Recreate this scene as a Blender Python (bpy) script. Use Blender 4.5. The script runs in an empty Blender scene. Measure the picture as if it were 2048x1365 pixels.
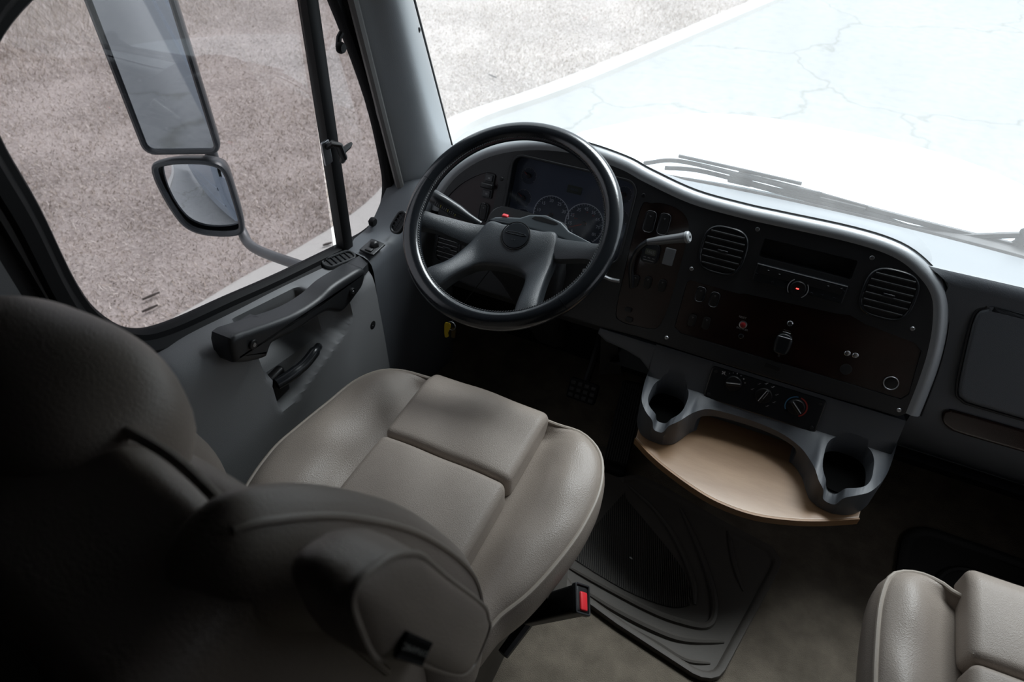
import bpy, bmesh, math, random
import numpy as np
from mathutils import Vector, Matrix

random.seed(7); rng = np.random.default_rng(7)
SC = bpy.context.scene
COL = SC.collection
PI = math.pi

# ---------------------------------------------------------------- camera
F_PX = 1365.0
YAW, PITCH, ROLL = math.radians(25.4), math.radians(42.6), math.radians(0.4)
CAM = np.array([0.0, 0.0, 1.55])
def cam_axes():
    cy, sy, cp, sp = math.cos(YAW), math.sin(YAW), math.cos(PITCH), math.sin(PITCH)
    f = np.array([-sy*cp, cy*cp, -sp]); r = np.array([cy, sy, 0.0]); u = np.cross(r, f)
    cr, sr = math.cos(ROLL), math.sin(ROLL)
    return r*cr+u*sr, -r*sr+u*cr, f
CR, CU, CF = cam_axes()
cd = bpy.data.cameras.new('camera'); co = bpy.data.objects.new('camera', cd); COL.objects.link(co)
cd.sensor_width = 36.0; cd.lens = F_PX/2048*36; cd.clip_start = 0.02; cd.clip_end = 500
cd.dof.use_dof = True; cd.dof.focus_distance = 1.45; cd.dof.aperture_fstop = 5.0
m = Matrix.Identity(4)
for i in range(3):
    m[i][0] = CR[i]; m[i][1] = CU[i]; m[i][2] = -CF[i]; m[i][3] = CAM[i]
co.matrix_world = m
SC.camera = co
# ---------------------------------------------------------------- sky (bright overcast) and exposure
wd = bpy.data.worlds.new('overcast_sky'); SC.world = wd; wd.use_nodes = True
wn = wd.node_tree.nodes; wl = wd.node_tree.links
bg = wn['Background']; bg.inputs['Strength'].default_value = 0.88
tcw = wn.new('ShaderNodeTexCoord'); sep = wn.new('ShaderNodeSeparateXYZ'); cr_ = wn.new('ShaderNodeValToRGB')
wl.new(tcw.outputs['Generated'], sep.inputs[0]); wl.new(sep.outputs['Z'], cr_.inputs[0])
cr_.color_ramp.elements[0].position = 0.0; cr_.color_ramp.elements[0].color = (0.80, 0.90, 1.0, 1)
cr_.color_ramp.elements[1].position = 1.0; cr_.color_ramp.elements[1].color = (1.05, 1.13, 1.2, 1)
wl.new(cr_.outputs[0], bg.inputs['Color'])
# hazy sun behind thin cloud, ahead of the truck and a little to the right
sl = bpy.data.lights.new('hazy_sun', 'SUN'); sl.energy = 4.6; sl.angle = math.radians(38); sl.color = (.93, .97, 1.0)
so = bpy.data.objects.new('hazy_sun', sl); COL.objects.link(so)
so.rotation_euler = Vector((-.24, -.76, -1.0)).to_track_quat('-Z', 'Y').to_euler()
SC.view_settings.view_transform = 'Standard'; SC.view_settings.look = 'None'
SC.view_settings.exposure = 0.55; SC.view_settings.gamma = 1.0; SC.view_settings.use_curve_mapping = False

# ---------------------------------------------------------------- image -> place helpers (true planes of the cab)
def ray(px, py): return CR*(px-1024)/F_PX - CU*(py-682.5)/F_PX + CF
def U(px, py, ax, val):
    i = 'xyz'.index(ax); d = ray(px, py); return CAM + d*((val-CAM[i])/d[i])
def UP(px, py, p0, n):
    d = ray(px, py); return CAM + d*(((p0-CAM) @ n)/(d @ n))
TILT = math.radians(25)
DO = np.array([.054, 1.30, .689]); DX = np.array([1., 0, 0])
DY = np.array([0, math.sin(TILT), math.cos(TILT)]); DN = np.array([0, -math.cos(TILT), math.sin(TILT)])
def D(px, py, d=0.0):
    p = UP(px, py, DO+DN*d, DN)-DO
    return (float(p @ DX), float(p @ DY))
def frame(o, x, y, n):
    M = Matrix.Identity(4)
    for i in range(3):
        M[i][0] = x[i]; M[i][1] = y[i]; M[i][2] = n[i]; M[i][3] = o[i]
    return M
DM = frame(DO, DX, DY, DN)

# ---------------------------------------------------------------- materials
MATS = {}
def mat(name, col, rough=.5, metal=0.0, var=0.0, vscale=8.0, col2=None, bump=0.0, bscale=300.0, bdet=2.0,
        spec=.5, coat=0.0, emit=None, stretch=None, btype='noise', sheen=0.0):
    if name in MATS: return MATS[name]
    m = bpy.data.materials.new(name); m.use_nodes = True
    nt = m.node_tree; N = nt.nodes; L = nt.links; p = N['Principled BSDF']
    p.inputs['Base Color'].default_value = (*col, 1); p.inputs['Roughness'].default_value = rough
    p.inputs['Metallic'].default_value = metal; p.inputs['Specular IOR Level'].default_value = spec
    if coat: p.inputs['Coat Weight'].default_value = coat; p.inputs['Coat Roughness'].default_value = .15
    if sheen: p.inputs['Sheen Weight'].default_value = sheen
    if emit: p.inputs['Emission Color'].default_value = (*emit[0], 1); p.inputs['Emission Strength'].default_value = emit[1]
    if var or bump:
        tc = N.new('ShaderNodeTexCoord'); mp = N.new('ShaderNodeMapping'); L.new(tc.outputs['Object'], mp.inputs[0])
        if stretch: mp.inputs['Scale'].default_value = stretch
    if var:
        no = N.new('ShaderNodeTexNoise'); no.inputs['Scale'].default_value = vscale; no.inputs['Detail'].default_value = 6
        no.inputs['Roughness'].default_value = .6
        L.new(mp.outputs[0], no.inputs['Vector'])
        ra = N.new('ShaderNodeValToRGB'); L.new(no.outputs[0], ra.inputs[0])
        ra.color_ramp.elements[0].position = .5-.22; ra.color_ramp.elements[1].position = .5+.22
        c2 = col2 if col2 else tuple(c*(1-var) for c in col)
        ra.color_ramp.elements[0].color = (*c2, 1); ra.color_ramp.elements[1].color = (*col, 1)
        L.new(ra.outputs[0], p.inputs['Base Color'])
    if bump:
        if btype == 'voronoi':
            b = N.new('ShaderNodeTexVoronoi'); b.inputs['Scale'].default_value = bscale; bo = b.outputs['Distance']
        else:
            b = N.new('ShaderNodeTexNoise'); b.inputs['Scale'].default_value = bscale; b.inputs['Detail'].default_value = bdet; bo = b.outputs[0]
        L.new(mp.outputs[0], b.inputs['Vector'])
        bn = N.new('ShaderNodeBump'); bn.inputs['Strength'].default_value = bump; bn.inputs['Distance'].default_value = .002
        L.new(bo, bn.inputs['Height']); L.new(bn.outputs[0], p.inputs['Normal'])
    MATS[name] = m
    return m
def glass(name, tint, rough=0.0, dust=0.0, ior=1.45):
    m = bpy.data.materials.new(name); m.use_nodes = True
    nt = m.node_tree; N = nt.nodes; L = nt.links; N.remove(N['Principled BSDF']); out = N['Material Output']
    tr = N.new('ShaderNodeBsdfTransparent'); tr.inputs[0].default_value = (*tint, 1)
    gl = N.new('ShaderNodeBsdfGlossy'); gl.inputs['Roughness'].default_value = rough; gl.inputs[0].default_value = (1, 1, 1, 1)
    lw = N.new('ShaderNodeLayerWeight'); lw.inputs[0].default_value = .5
    pw = N.new('ShaderNodeMath'); pw.operation = 'POWER'; pw.inputs[1].default_value = 5; L.new(lw.outputs['Facing'], pw.inputs[0])
    r0 = ((ior-1)/(ior+1))**2
    fr = N.new('ShaderNodeMath'); fr.operation = 'MULTIPLY_ADD'; fr.inputs[1].default_value = 1-r0; fr.inputs[2].default_value = r0; L.new(pw.outputs[0], fr.inputs[0])
    mx = N.new('ShaderNodeMixShader'); L.new(fr.outputs[0], mx.inputs[0]); L.new(tr.outputs[0], mx.inputs[1]); L.new(gl.outputs[0], mx.inputs[2])
    last = mx
    if dust:
        tl = N.new('ShaderNodeBsdfTranslucent'); tl.inputs[0].default_value = (.92, .92, .90, 1)
        tc = N.new('ShaderNodeTexCoord'); mp = N.new('ShaderNodeMapping'); mp.inputs['Scale'].default_value = (9, 1.2, .8)
        L.new(tc.outputs['Object'], mp.inputs[0])
        no = N.new('ShaderNodeTexNoise'); no.inputs['Scale'].default_value = 2.2; no.inputs['Detail'].default_value = 3
        L.new(mp.outputs[0], no.inputs['Vector'])
        mr = N.new('ShaderNodeMapRange'); mr.inputs['From Min'].default_value = .3; mr.inputs['From Max'].default_value = .7
        mr.inputs['To Min'].default_value = dust*.85; mr.inputs['To Max'].default_value = dust*1.15
        L.new(no.outputs[0], mr.inputs[0])
        m2 = N.new('ShaderNodeMixShader'); L.new(mr.outputs[0], m2.inputs[0]); L.new(mx.outputs[0], m2.inputs[1]); L.new(tl.outputs[0], m2.inputs[2])
        last = m2
    L.new(last.outputs[0], out.inputs[0])
    MATS[name] = m
    return m

LEATHER = mat('taupe_leather', (.335, .286, .246), .40, var=.14, vscale=5, bump=.22, bscale=520, btype='voronoi', spec=.45)
PIPING = mat('taupe_piping', (.35, .305, .26), .45, bump=.15, bscale=400)
LEATHER_P = mat('taupe_leather_insert', (.345, .295, .254), .44, var=.16, vscale=9, bump=.25, bscale=620, btype='voronoi', spec=.4)
GREY = mat('grey_plastic_lit', (.30, .315, .33), .33, var=.06, vscale=3, bump=.10, bscale=900, btype='voronoi', spec=.95)  # dash plastic paled for the glare on dash top and pillars
GREY_D = mat('grey_plastic_shaded', (.092, .099, .110), .42, bump=.14, bscale=900, btype='voronoi')  # same dash plastic, darkened for its shaded faces
DOORG = mat('door_grey_vinyl', (.20, .203, .21), .5, bump=.18, bscale=900, btype='voronoi', var=.08, vscale=4)
CHAR = mat('charcoal_plastic', (.020, .021, .023), .38, bump=.12, bscale=800, btype='voronoi')
CHAR_S = mat('charcoal_gloss', (.016, .018, .021), .26)
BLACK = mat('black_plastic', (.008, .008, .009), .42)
RUBBER = mat('black_rubber', (.007, .007, .008), .6, spec=.22)
WHEELM = mat('wheel_leather', (.012, .014, .017), .19, bump=.05, bscale=500, btype='voronoi', spec=.85)
PADM = mat('wheel_pad_vinyl', (.042, .048, .054), .34, bump=.25, bscale=800, btype='voronoi', spec=.6)
PADS = mat('wheel_emblem_plastic', (.018, .021, .025), .3)
BURL = mat('dark_burl_veneer', (.022, .0075, .005), .22, var=.9, vscale=11, col2=(.006, .002, .0015), stretch=(1, 2.2, 1), coat=.4)
BIRCH = None
CARPET = mat('taupe_carpet', (.22, .187, .148), .95, var=.45, vscale=14, bump=1.0, bscale=420, bdet=4, spec=.1)
MATRUB = mat('brown_rubber_mat', (.105, .094, .083), .62, var=.12, vscale=10, bump=.1, bscale=200, spec=.35)
VANE = mat('vent_slat_grey', (.075, .078, .082), .35)
SILVER = mat('chrome_sheen_grey', (.42, .43, .45), .35, spec=.6)  # matte light grey painted in place of reflections in the chrome
CHROME = mat('chrome', (.75, .76, .78), .16, 1.0)
STEEL = mat('satin_steel', (.45, .46, .48), .32, 1.0)
MIRROR = mat('mirror_silver', (.78, .82, .86), .02, 1.0)
WHITE_P = mat('white_paint', (.62, .66, .70), .3, spec=.5)
HOODM = mat('white_hood_paint', (.60, .66, .70), .35, spec=.5)
PRINT = mat('white_print', (.62, .63, .64), .6)
PRINT_D = mat('grey_print', (.22, .22, .23), .6)
PRINT_R = mat('red_print', (.34, .03, .025), .6)
PRINT_B = mat('blue_print', (.06, .22, .40), .6)
RED = mat('red_plastic', (.75, .03, .04), .35)
REDK = mat('red_button', (.26, .010, .012), .4)
YELLOW = mat('yellow_tag_plastic', (.72, .50, .02), .5)
LED = mat('red_led', (.3, .01, .01), .4, emit=((1, .06, .05), 2.2))
DIAL = mat('dial_navy_glare', (.085, .098, .13), .5)  # dial board paled to take in the lens glare
LCD = mat('lcd_olive', (.062, .068, .050), .3)
NEEDLE = mat('orange_needle', (.40, .05, .03), .5)
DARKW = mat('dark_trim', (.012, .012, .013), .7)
SHELLG = mat('dark_headliner', (.045, .044, .043), .9)
GLASS_W = glass('windshield_glass_dusty', (.93, .96, .96), .0, dust=.11)
GLASS_S = glass('side_glass_tinted', (.70, .68, .685), .0)
GLASS_L = glass('cluster_lens', (.82, .84, .9), .06, ior=1.5)
GLASS_R = glass('passenger_glass', (.92, .94, .95), .0)

# ---------------------------------------------------------------- object bookkeeping
WMAT = {}
def put(o, parent, M):
    COL.objects.link(o)
    if parent is not None:
        o.parent = parent; o.matrix_basis = WMAT[parent.name].inverted() @ M
    else:
        o.matrix_basis = M
    WMAT[o.name] = M
    return o
def tag(o, label=None, cat=None, group=None, kind=None):
    if label: o['label'] = label
    if cat: o['category'] = cat
    if group: o['group'] = group
    if kind: o['kind'] = kind
    return o
def empty(name, loc, label=None, cat=None, group=None, kind=None):
    o = bpy.data.objects.new(name, None); o.empty_display_size = .05
    put(o, None, Matrix.Translation(Vector(loc)))
    return tag(o, label, cat, group, kind)
def make_mesh(name, V, F, mt, smooth=True, ang=38):
    me = bpy.data.meshes.new(name)
    me.from_pydata([tuple(map(float, v)) for v in V], [], [tuple(f) for f in F])
    me.validate(); me.update()
    bm = bmesh.new(); bm.from_mesh(me); bmesh.ops.recalc_face_normals(bm, faces=bm.faces); bm.to_mesh(me); bm.free()
    if mt: me.materials.append(mt)
    if smooth:
        me.polygons.foreach_set('use_smooth', [True]*len(me.polygons))
        me.set_sharp_from_angle(angle=math.radians(ang))
    return me
def obj(name, VF, mt, parent=None, M=None, smooth=True, ang=38):
    me = VF if isinstance(VF, bpy.types.Mesh) else make_mesh(name, VF[0], VF[1], mt, smooth, ang)
    return put(bpy.data.objects.new(name, me), parent, M if M is not None else Matrix.Identity(4))
def join(*parts):
    V, F = [], []
    for v, f in parts:
        k = len(V); V += list(v); F += [[i+k for i in q] for q in f]
    return V, F
def xf(VF, M):
    return [tuple(M @ Vector(v)) for v in VF[0]], VF[1]

# ---------------------------------------------------------------- shape builders
def cr(P, n=8, closed=False):
    P = [np.array(p, float) for p in P]; out = []; N = len(P)
    rg = range(N) if closed else range(N-1)
    for i in rg:
        p0 = P[(i-1) % N] if closed or i > 0 else 2*P[0]-P[1]
        p1 = P[i]; p2 = P[(i+1) % N]
        p3 = P[(i+2) % N] if closed or i+2 < N else 2*P[-1]-P[-2]
        for k in range(n):
            t = k/n
            out.append(.5*((2*p1)+(-p0+p2)*t+(2*p0-5*p1+4*p2-p3)*t*t+(-p0+3*p1-3*p2+p3)*t**3))
    if not closed: out.append(P[-1])
    return out
def resample(P, n, closed=False):
    P = [np.array(p, float) for p in P]
    if closed: P = P+[P[0]]
    L = [0]
    for a, b in zip(P, P[1:]): L.append(L[-1]+np.linalg.norm(b-a))
    out = []
    m_ = n if closed else n-1
    for k in range(n):
        s = L[-1]*k/m_; j = min(max(np.searchsorted(L, s, 'right')-1, 0), len(P)-2)
        t = (s-L[j])/max(L[j+1]-L[j], 1e-9); out.append(P[j]*(1-t)+P[j+1]*t)
    return out
def area2(P): return .5*sum(P[i][0]*P[(i+1) % len(P)][1]-P[(i+1) % len(P)][0]*P[i][1] for i in range(len(P)))
def ccw(P): return list(P) if area2(P) > 0 else list(P)[::-1]
def off(P, d):
    P = ccw(P); N = len(P); out = []
    for i in range(N):
        a = np.array(P[i-1][:2], float); b = np.array(P[i][:2], float); c = np.array(P[(i+1) % N][:2], float)
        e1 = b-a; e2 = c-b; e1 /= max(np.linalg.norm(e1), 1e-9); e2 /= max(np.linalg.norm(e2), 1e-9)
        n1 = np.array([e1[1], -e1[0]]); n2 = np.array([e2[1], -e2[0]]); nn = n1+n2; l = np.linalg.norm(nn)
        nn = nn/l if l > 1e-6 else n1
        k = 1/max(.45, nn @ n1); out.append(tuple(b+nn*d*k))
    return out
def rrect(w, h, r, n=5, cx=0, cy=0):
    P = []
    for sx, sy, a0 in ((1, 1, 0), (-1, 1, 90), (-1, -1, 180), (1, -1, 270)):
        for k in range(n+1):
            a = math.radians(a0+90*k/n); P.append((cx+sx*(w/2-r)+r*math.cos(a), cy+sy*(h/2-r)+r*math.sin(a)))
    return P
def circ(r, n=24, cx=0, cy=0): return [(cx+r*math.cos(2*PI*k/n), cy+r*math.sin(2*PI*k/n)) for k in range(n)]
def superell(w, h, p=3.2, n=40, cx=0, cy=0):
    out = []
    for k in range(n):
        a = 2*PI*k/n; c, s = math.cos(a), math.sin(a)
        out.append((cx+w/2*math.copysign(abs(c)**(2/p), c), cy+h/2*math.copysign(abs(s)**(2/p), s)))
    return out
def loft(rings, closed=True, cap0=False, cap1=False):
    n = len(rings[0]); V = [tuple(p) for r in rings for p in r]; F = []
    for i in range(len(rings)-1):
        for j in range(n if closed else n-1):
            a = i*n+j; b = i*n+(j+1) % n; F.append([a, b, b+n, a+n])
    if cap0: F.append(list(range(n))[::-1])
    if cap1: F.append([(len(rings)-1)*n+j for j in range(n)])
    return V, F
def prism(P, d0, d1, bev=0.0, seg=2):
    P = ccw(P)
    rings = [[(x, y, d0) for x, y in P]]
    if bev > 0:
        for k in range(seg+1):
            a = PI/2*k/seg; Q = off(P, -bev*(1-math.cos(a))) if k else P
            rings.append([(q[0], q[1], d1-bev+bev*math.sin(a)) for q in Q])
        rings.append([(q[0], q[1], d1) for q in off(P, -bev*1.0-min(bev, .003))])
    else: rings.append([(x, y, d1) for x, y in P])
    return loft(rings, True, True, True)
def frame_ring(P, w, d0, d1, bev=.001):
    A = ccw(P); B = off(A, -w); b = bev
    rr = [[(x, y, d0) for x, y in A], [(x, y, d1-b) for x, y in A], [(x, y, d1) for x, y in off(A, -b)],
          [(x, y, d1) for x, y in off(A, -w+b)], [(x, y, d1-b) for x, y in B], [(x, y, d0) for x, y in B]]
    return loft(rr+[rr[0]], True)
def boxv(x0, x1, y0, y1, z0, z1):
    V = [(x, y, z) for z in (z0, z1) for y in (y0, y1) for x in (x0, x1)]
    return V, [[0, 2, 3, 1], [4, 5, 7, 6], [0, 1, 5, 4], [2, 6, 7, 3], [0, 4, 6, 2], [1, 3, 7, 5]]
def rbox(sx, sy, sz, r, ni=8, nr=4, deform=None):
    hs = (sx/2, sy/2, sz/2); ax = []
    for h in hs:
        rr = min(r, h*.999); t = [-h+rr*k/nr*1.0 for k in range(nr)]
        mid = [-(h-rr)+2*(h-rr)*k/ni for k in range(ni+1)]
        ax.append(t+mid+[-q for q in t[::-1]])
    V, F, idx = [], [], {}
    def vid(p):
        k = tuple(round(c, 6) for c in p)
        if k not in idx:
            q = [max(-(hs[i]-min(r, hs[i]*.999)), min(hs[i]-min(r, hs[i]*.999), p[i])) for i in range(3)]
            d = [p[i]-q[i] for i in range(3)]
            # spherify the corner
            l = math.sqrt(sum(c*c for c in d)); rr = [min(r, h*.999) for h in hs]
            v = [q[i]+(d[i]/l*rr[i] if l > 1e-9 else 0) for i in range(3)]
            idx[k] = len(V); V.append(tuple(deform(*v)) if deform else tuple(v))
        return idx[k]
    for a in range(3):
        b, c = (a+1) % 3, (a+2) % 3
        for s in (-1, 1):
            for i in range(len(ax[b])-1):
                for j in range(len(ax[c])-1):
                    q = []
                    for (u, v) in ((i, j), (i+1, j), (i+1, j+1), (i, j+1)):
                        p = [0, 0, 0]; p[a] = s*hs[a]; p[b] = ax[b][u]; p[c] = ax[c][v]; q.append(vid(p))
                    if len(set(q)) >= 3: F.append(q if s > 0 else q[::-1])
    return V, F
def tube(P, r, n=8, closed=False, caps=True):
    P = [np.array(p, float) for p in P]; N = len(P); rings = []; up = None
    for i in range(N):
        if closed: t = P[(i+1) % N]-P[i-1]
        else: t = P[min(i+1, N-1)]-P[max(i-1, 0)]
        t /= max(np.linalg.norm(t), 1e-9)
        if up is None:
            up = np.array([0, 0, 1.]) if abs(t[2]) < .9 else np.array([1., 0, 0])
        b = np.cross(t, up); b /= max(np.linalg.norm(b), 1e-9); up = np.cross(b, t)
        rr = r[i] if hasattr(r, '__len__') else r
        rings.append([tuple(P[i]+rr*(math.cos(2*PI*k/n)*b+math.sin(2*PI*k/n)*up)) for k in range(n)])
    if closed: return loft(rings+[rings[0]], True)
    return loft(rings, True, caps, caps)
def arc3(r, a0, a1, n, cx=0, cy=0, d=0):
    return [(cx+r*math.cos(math.radians(a0+(a1-a0)*k/n)), cy+r*math.sin(math.radians(a0+(a1-a0)*k/n)), d) for k in range(n+1)]
def flat_arc(r0, r1, a0, a1, n, cx, cy, d):
    A = arc3(r0, a0, a1, n, cx, cy, d); B = arc3(r1, a0, a1, n, cx, cy, d)
    return loft([A, B], False)
def lathe(prof, n=24):
    return loft([[(r*math.cos(2*PI*k/n), r*math.sin(2*PI*k/n), z) for k in range(n)] for r, z in prof], True, True, True)
def text(s, size, M, mt, parent, name='lettering', ext=.0002, bold=0.0, sx=1.0):
    cu = bpy.data.curves.new(name, 'FONT'); cu.body = s; cu.size = size; cu.extrude = ext; cu.offset = bold
    cu.align_x = 'CENTER'; cu.align_y = 'CENTER'; cu.resolution_u = 3
    o = bpy.data.objects.new('tmp_text', cu); COL.objects.link(o)
    bpy.context.view_layer.update()
    me = bpy.data.meshes.new_from_object(o.evaluated_get(bpy.context.evaluated_depsgraph_get()))
    bpy.data.objects.remove(o); me.name = name; me.materials.clear(); me.materials.append(mt)
    return put(bpy.data.objects.new(name, me), parent, M @ Matrix.Diagonal((sx, 1, 1, 1)))
def cut(o, cutters, bevel=0.0):
    tmp = []
    for VF, M in cutters:
        c = bpy.data.objects.new('tmp_cut', make_mesh('tmp', VF[0], VF[1], None, False)); COL.objects.link(c); c.matrix_world = M
        md = o.modifiers.new('b', 'BOOLEAN'); md.object = c; md.operation = 'DIFFERENCE'; md.solver = 'EXACT'; tmp.append(c)
    if bevel:
        bv = o.modifiers.new('v', 'BEVEL'); bv.width = bevel; bv.segments = 3; bv.limit_method = 'ANGLE'; bv.angle_limit = math.radians(38); bv.use_clamp_overlap = True
    bpy.context.view_layer.update()
    me = bpy.data.meshes.new_from_object(o.evaluated_get(bpy.context.evaluated_depsgraph_get()))
    o.modifiers.clear(); o.data = me
    me.polygons.foreach_set('use_smooth', [True]*len(me.polygons))
    me.set_sharp_from_angle(angle=math.radians(35))
    for c in tmp: bpy.data.objects.remove(c)
def LM(M, a, b, d=0, rot=0):
    return M @ Matrix.Translation((a, b, d)) @ Matrix.Rotation(rot, 4, 'Z')
def sstep(a, b, x):
    t = max(0, min(1, (x-a)/(b-a))); return t*t*(3-2*t)
def inpoly_dist(px, py, P):
    # signed distance (positive inside)
    ins = False; dmin = 1e9; n = len(P)
    for i in range(n):
        x1, y1 = P[i]; x2, y2 = P[(i+1) % n]
        if (y1 > py) != (y2 > py) and px < (x2-x1)*(py-y1)/(y2-y1)+x1: ins = not ins
        dx, dy = x2-x1, y2-y1; t = max(0, min(1, ((px-x1)*dx+(py-y1)*dy)/(dx*dx+dy*dy+1e-12)))
        dmin = min(dmin, math.hypot(px-x1-t*dx, py-y1-t*dy))
    return dmin if ins else -dmin

XC = .055                      # centre line of the cab


# ================================================================ the cab shell
tag(obj('floor', boxv(-.99, 1.10, -1.4, 1.58, -.04, 0), CARPET, smooth=False), 'worn taupe carpet of the cab floor', kind='structure')
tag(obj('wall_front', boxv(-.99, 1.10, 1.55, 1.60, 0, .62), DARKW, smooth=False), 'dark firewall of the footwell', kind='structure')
tag(obj('wall_rear', boxv(-.99, 1.10, -1.44, -1.4, 0, 1.78), DARKW, smooth=False), 'dark rear wall of the cab', kind='structure')
tag(obj('ceiling', boxv(-.99, 1.10, -1.44, 1.24, 1.74, 1.78), SHELLG, smooth=False), 'dark cab headliner', kind='structure')
OPEN = cr([(.46, 1.147), (.462, 1.042), (.457, .915), (.467, .843), (.503, .778), (.565, .742), (.70, .704), (.842, .664), (1.061, .610),
           (1.15, .592), (1.212, .600), (1.246, .636), (1.252, .715), (1.228, .901), (1.155, 1.132), (1.09, 1.26), (.98, 1.325), (.78, 1.325),
           (.62, 1.293), (.525, 1.254), (.475, 1.205)], 5, True)
OPEN = [tuple(p) for p in OPEN]
WALLP = [(-1.44, -.05), (1.60, -.05), (1.60, .62), (1.49, .66), (1.36, 1.08), (1.22, 1.53), (1.17, 1.78), (-1.44, 1.78)]
def yz_frame(x, s=1):          # local (a=y, b=z, d) -> world with d along +x (s=1) or -x
    return frame((x, 0, 0), (0, 1, 0), (0, 0, 1), (1, 0, 0))
def side_wall(name, x, mt, label):
    w = obj(name, prism(WALLP, -.02, .02), mt, None, yz_frame(x), smooth=False)
    cut(w, [(prism(off(OPEN, .03), -.1, .1), yz_frame(x))])
    return tag(w, label, kind='structure')
side_wall('wall_left', -.965, DARKW, 'dark left side wall of the cab around the driver door')
side_wall('wall_right', 2*XC+.965, SHELLG, 'right side wall of the cab')
w2 = obj('window_2', prism(off(OPEN, .03), -.002, .002), GLASS_S, None, yz_frame(2*XC+.965), smooth=False)  # unseen pane; its tint is added to dim light from the right
tag(w2, 'passenger side window glass, tinted to cut its light', kind='structure')

# windshield ------------------------------------------------------
def yb(x): return 1.590-.105*((x-XC)/.93)**2
xs = np.linspace(-.885, 2*XC+.885, 25); zs = np.linspace(.672, 1.56, 9)
ws = empty('window_1', (XC, 1.58, .68), 'wide dusty windshield glass above the dashboard', kind='structure')
rA = [[(x, yb(x)-.311*(z-.69), z) for x in xs] for z in zs]
rB = [[(x, yb(x)-.311*(z-.69)+.005, z) for x in xs] for z in zs]
obj('glass_pane', loft(rA, False), GLASS_W, ws)
obj('lower_seal', tube([(x, yb(x)+.012, .676) for x in xs], .012, 8), RUBBER, ws)
tag(obj('trim_3', boxv(-.94, 1.05, 1.06, 1.385, 1.33, 1.76), SHELLG, smooth=False), 'unseen dark header hung low over the windshield to shade the cab', kind='structure')  # unseen header, dropped low to keep sky light off the seat back

# A pillars --------------------------------------------------------
def pillar(name, sgn, label):
    def X(x): return x if sgn < 0 else 2*XC-x
    rings = []
    for z in np.linspace(.60, 1.74, 20):
        yr = 1.268-.18*(z-.68); yf = 1.478-.311*(z-.69)
        w = yf-yr
        sec = cr([(-.955, yr+.004), (-.925, yr+.010), (-.902, yr+.030), (-.874, yr+.34*w), (-.862, yr+.50*w), (-.866, yr+.70*w), (-.880, yf-.012), (-.896, yf), (-.955, yf+.005)], 4)
        rings.append([(X(p[0]), p[1], z) for p in sec])
    t = obj(name, loft(rings, False), GREY, None); tag(t, label, kind='structure')
    s1 = [(X(-.897), 1.484-.311*(z-.69), z) for z in np.linspace(.62, 1.7, 12)]
    obj('windshield_seal', tube(s1, .009, 8), RUBBER, t)
    s2 = [(X(-.922), 1.268-.18*(z-.68), z) for z in np.linspace(.62, 1.7, 14)]
    obj('door_seal', tube(s2, .011, 8), mat('seal_grey', (.16, .155, .15), .6), t)
    for zc in (1.03, 1.17):
        yy = 1.478-.311*(zc-.69)-.030
        obj('screw', xf(lathe([(.0, 0), (.006, 0), (.006, .004), (.003, .005), (.0, .003)], 12), frame((X(-.8725), yy, zc), (0, 1, 0), (0, 0, 1), (1 if sgn < 0 else -1, 0, 0)) @ Matrix.Translation((0, 0, -.003))), RUBBER, t)
    return t
pillar('trim_1', -1, 'grey moulded windshield pillar beside the driver door')
pillar('trim_2', 1, 'grey moulded windshield pillar on the passenger side')

# ================================================================ driver door
door = empty('door_1', (-.90, .65, .0), 'grey driver door with black grab handle and vent window', kind='structure')
def sill(y): return .742-.264*(y-.557)
REC = [tuple(U(x, y, 'x', -.86)[1:]) for x, y in ((541, 693), (560, 672), (610, 648), (655, 625), (700, 600), (705, 632), (690, 668), (640, 735), (600, 790), (562, 822), (552, 790), (546, 740))]
rings = []
prof0 = [(-.950, 0, -.020), (-.930, 0, -.024), (-.908, 0, -.030), (-.890, 0, -.036), (-.876, 0, -.046), (-.867, 0, -.062), (-.863, 0, -.085)]
for y in np.linspace(.22, 1.04, 110):
    s = sill(max(y, .50)) if y > .50 else sill(.50)
    pr = [(x, s+dz) for x, _, dz in prof0]
    zt = s-.085
    for k in range(1, 60):
        z = zt+(0.03-zt)*k/59
        x = -.863+.004*math.sin(k/59*PI)-.035*sstep(.22, .02, z)
        pr.append((x, z))
    ring = []
    g = sstep(.655, .675, y)*sstep(.868, .845, y)
    for x, z in pr:
        if g > 0 and x > -.915:
            h = sstep(s-.175, s-.145, z)
            x = x*(1-g*h)+(-.922)*g*h
        d = inpoly_dist(y, z, REC)
        x -= .034*sstep(-.004, .016, d)
        ring.append((x, y, z))
    rings.append(ring)
dp = obj('door_panel', loft(rings, False), DOORG, door)
# shut edge of the door panel
edge = [r for r in rings[-1]]
obj('door_edge', loft([edge, [(x-.03, y+.006, z) for x, y, z in edge]], False), RUBBER, door)
# black frame around the window
fr = []
for o_, x_ in ((.0, -.962), (.0, -.950), (.006, -.941), (.016, -.939), (.020, -.934), (.030, -.924), (.050, -.922), (.058, -.935), (.060, -.950)):
    P = off(OPEN, o_) if o_ else ccw(OPEN); fr.append([(x_, p[0], p[1]) for p in P])
obj('window_frame', loft(fr, True), RUBBER, door)
obj('frame_bead', tube([(-.932, p[0], p[1]) for p in off(OPEN, .027)], .0035, 6, True), CHAR_S, door)
def ypane(P, name):
    return obj(name, prism(P, -.002, .002), GLASS_S, door, yz_frame(-.955), smooth=False)
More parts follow.
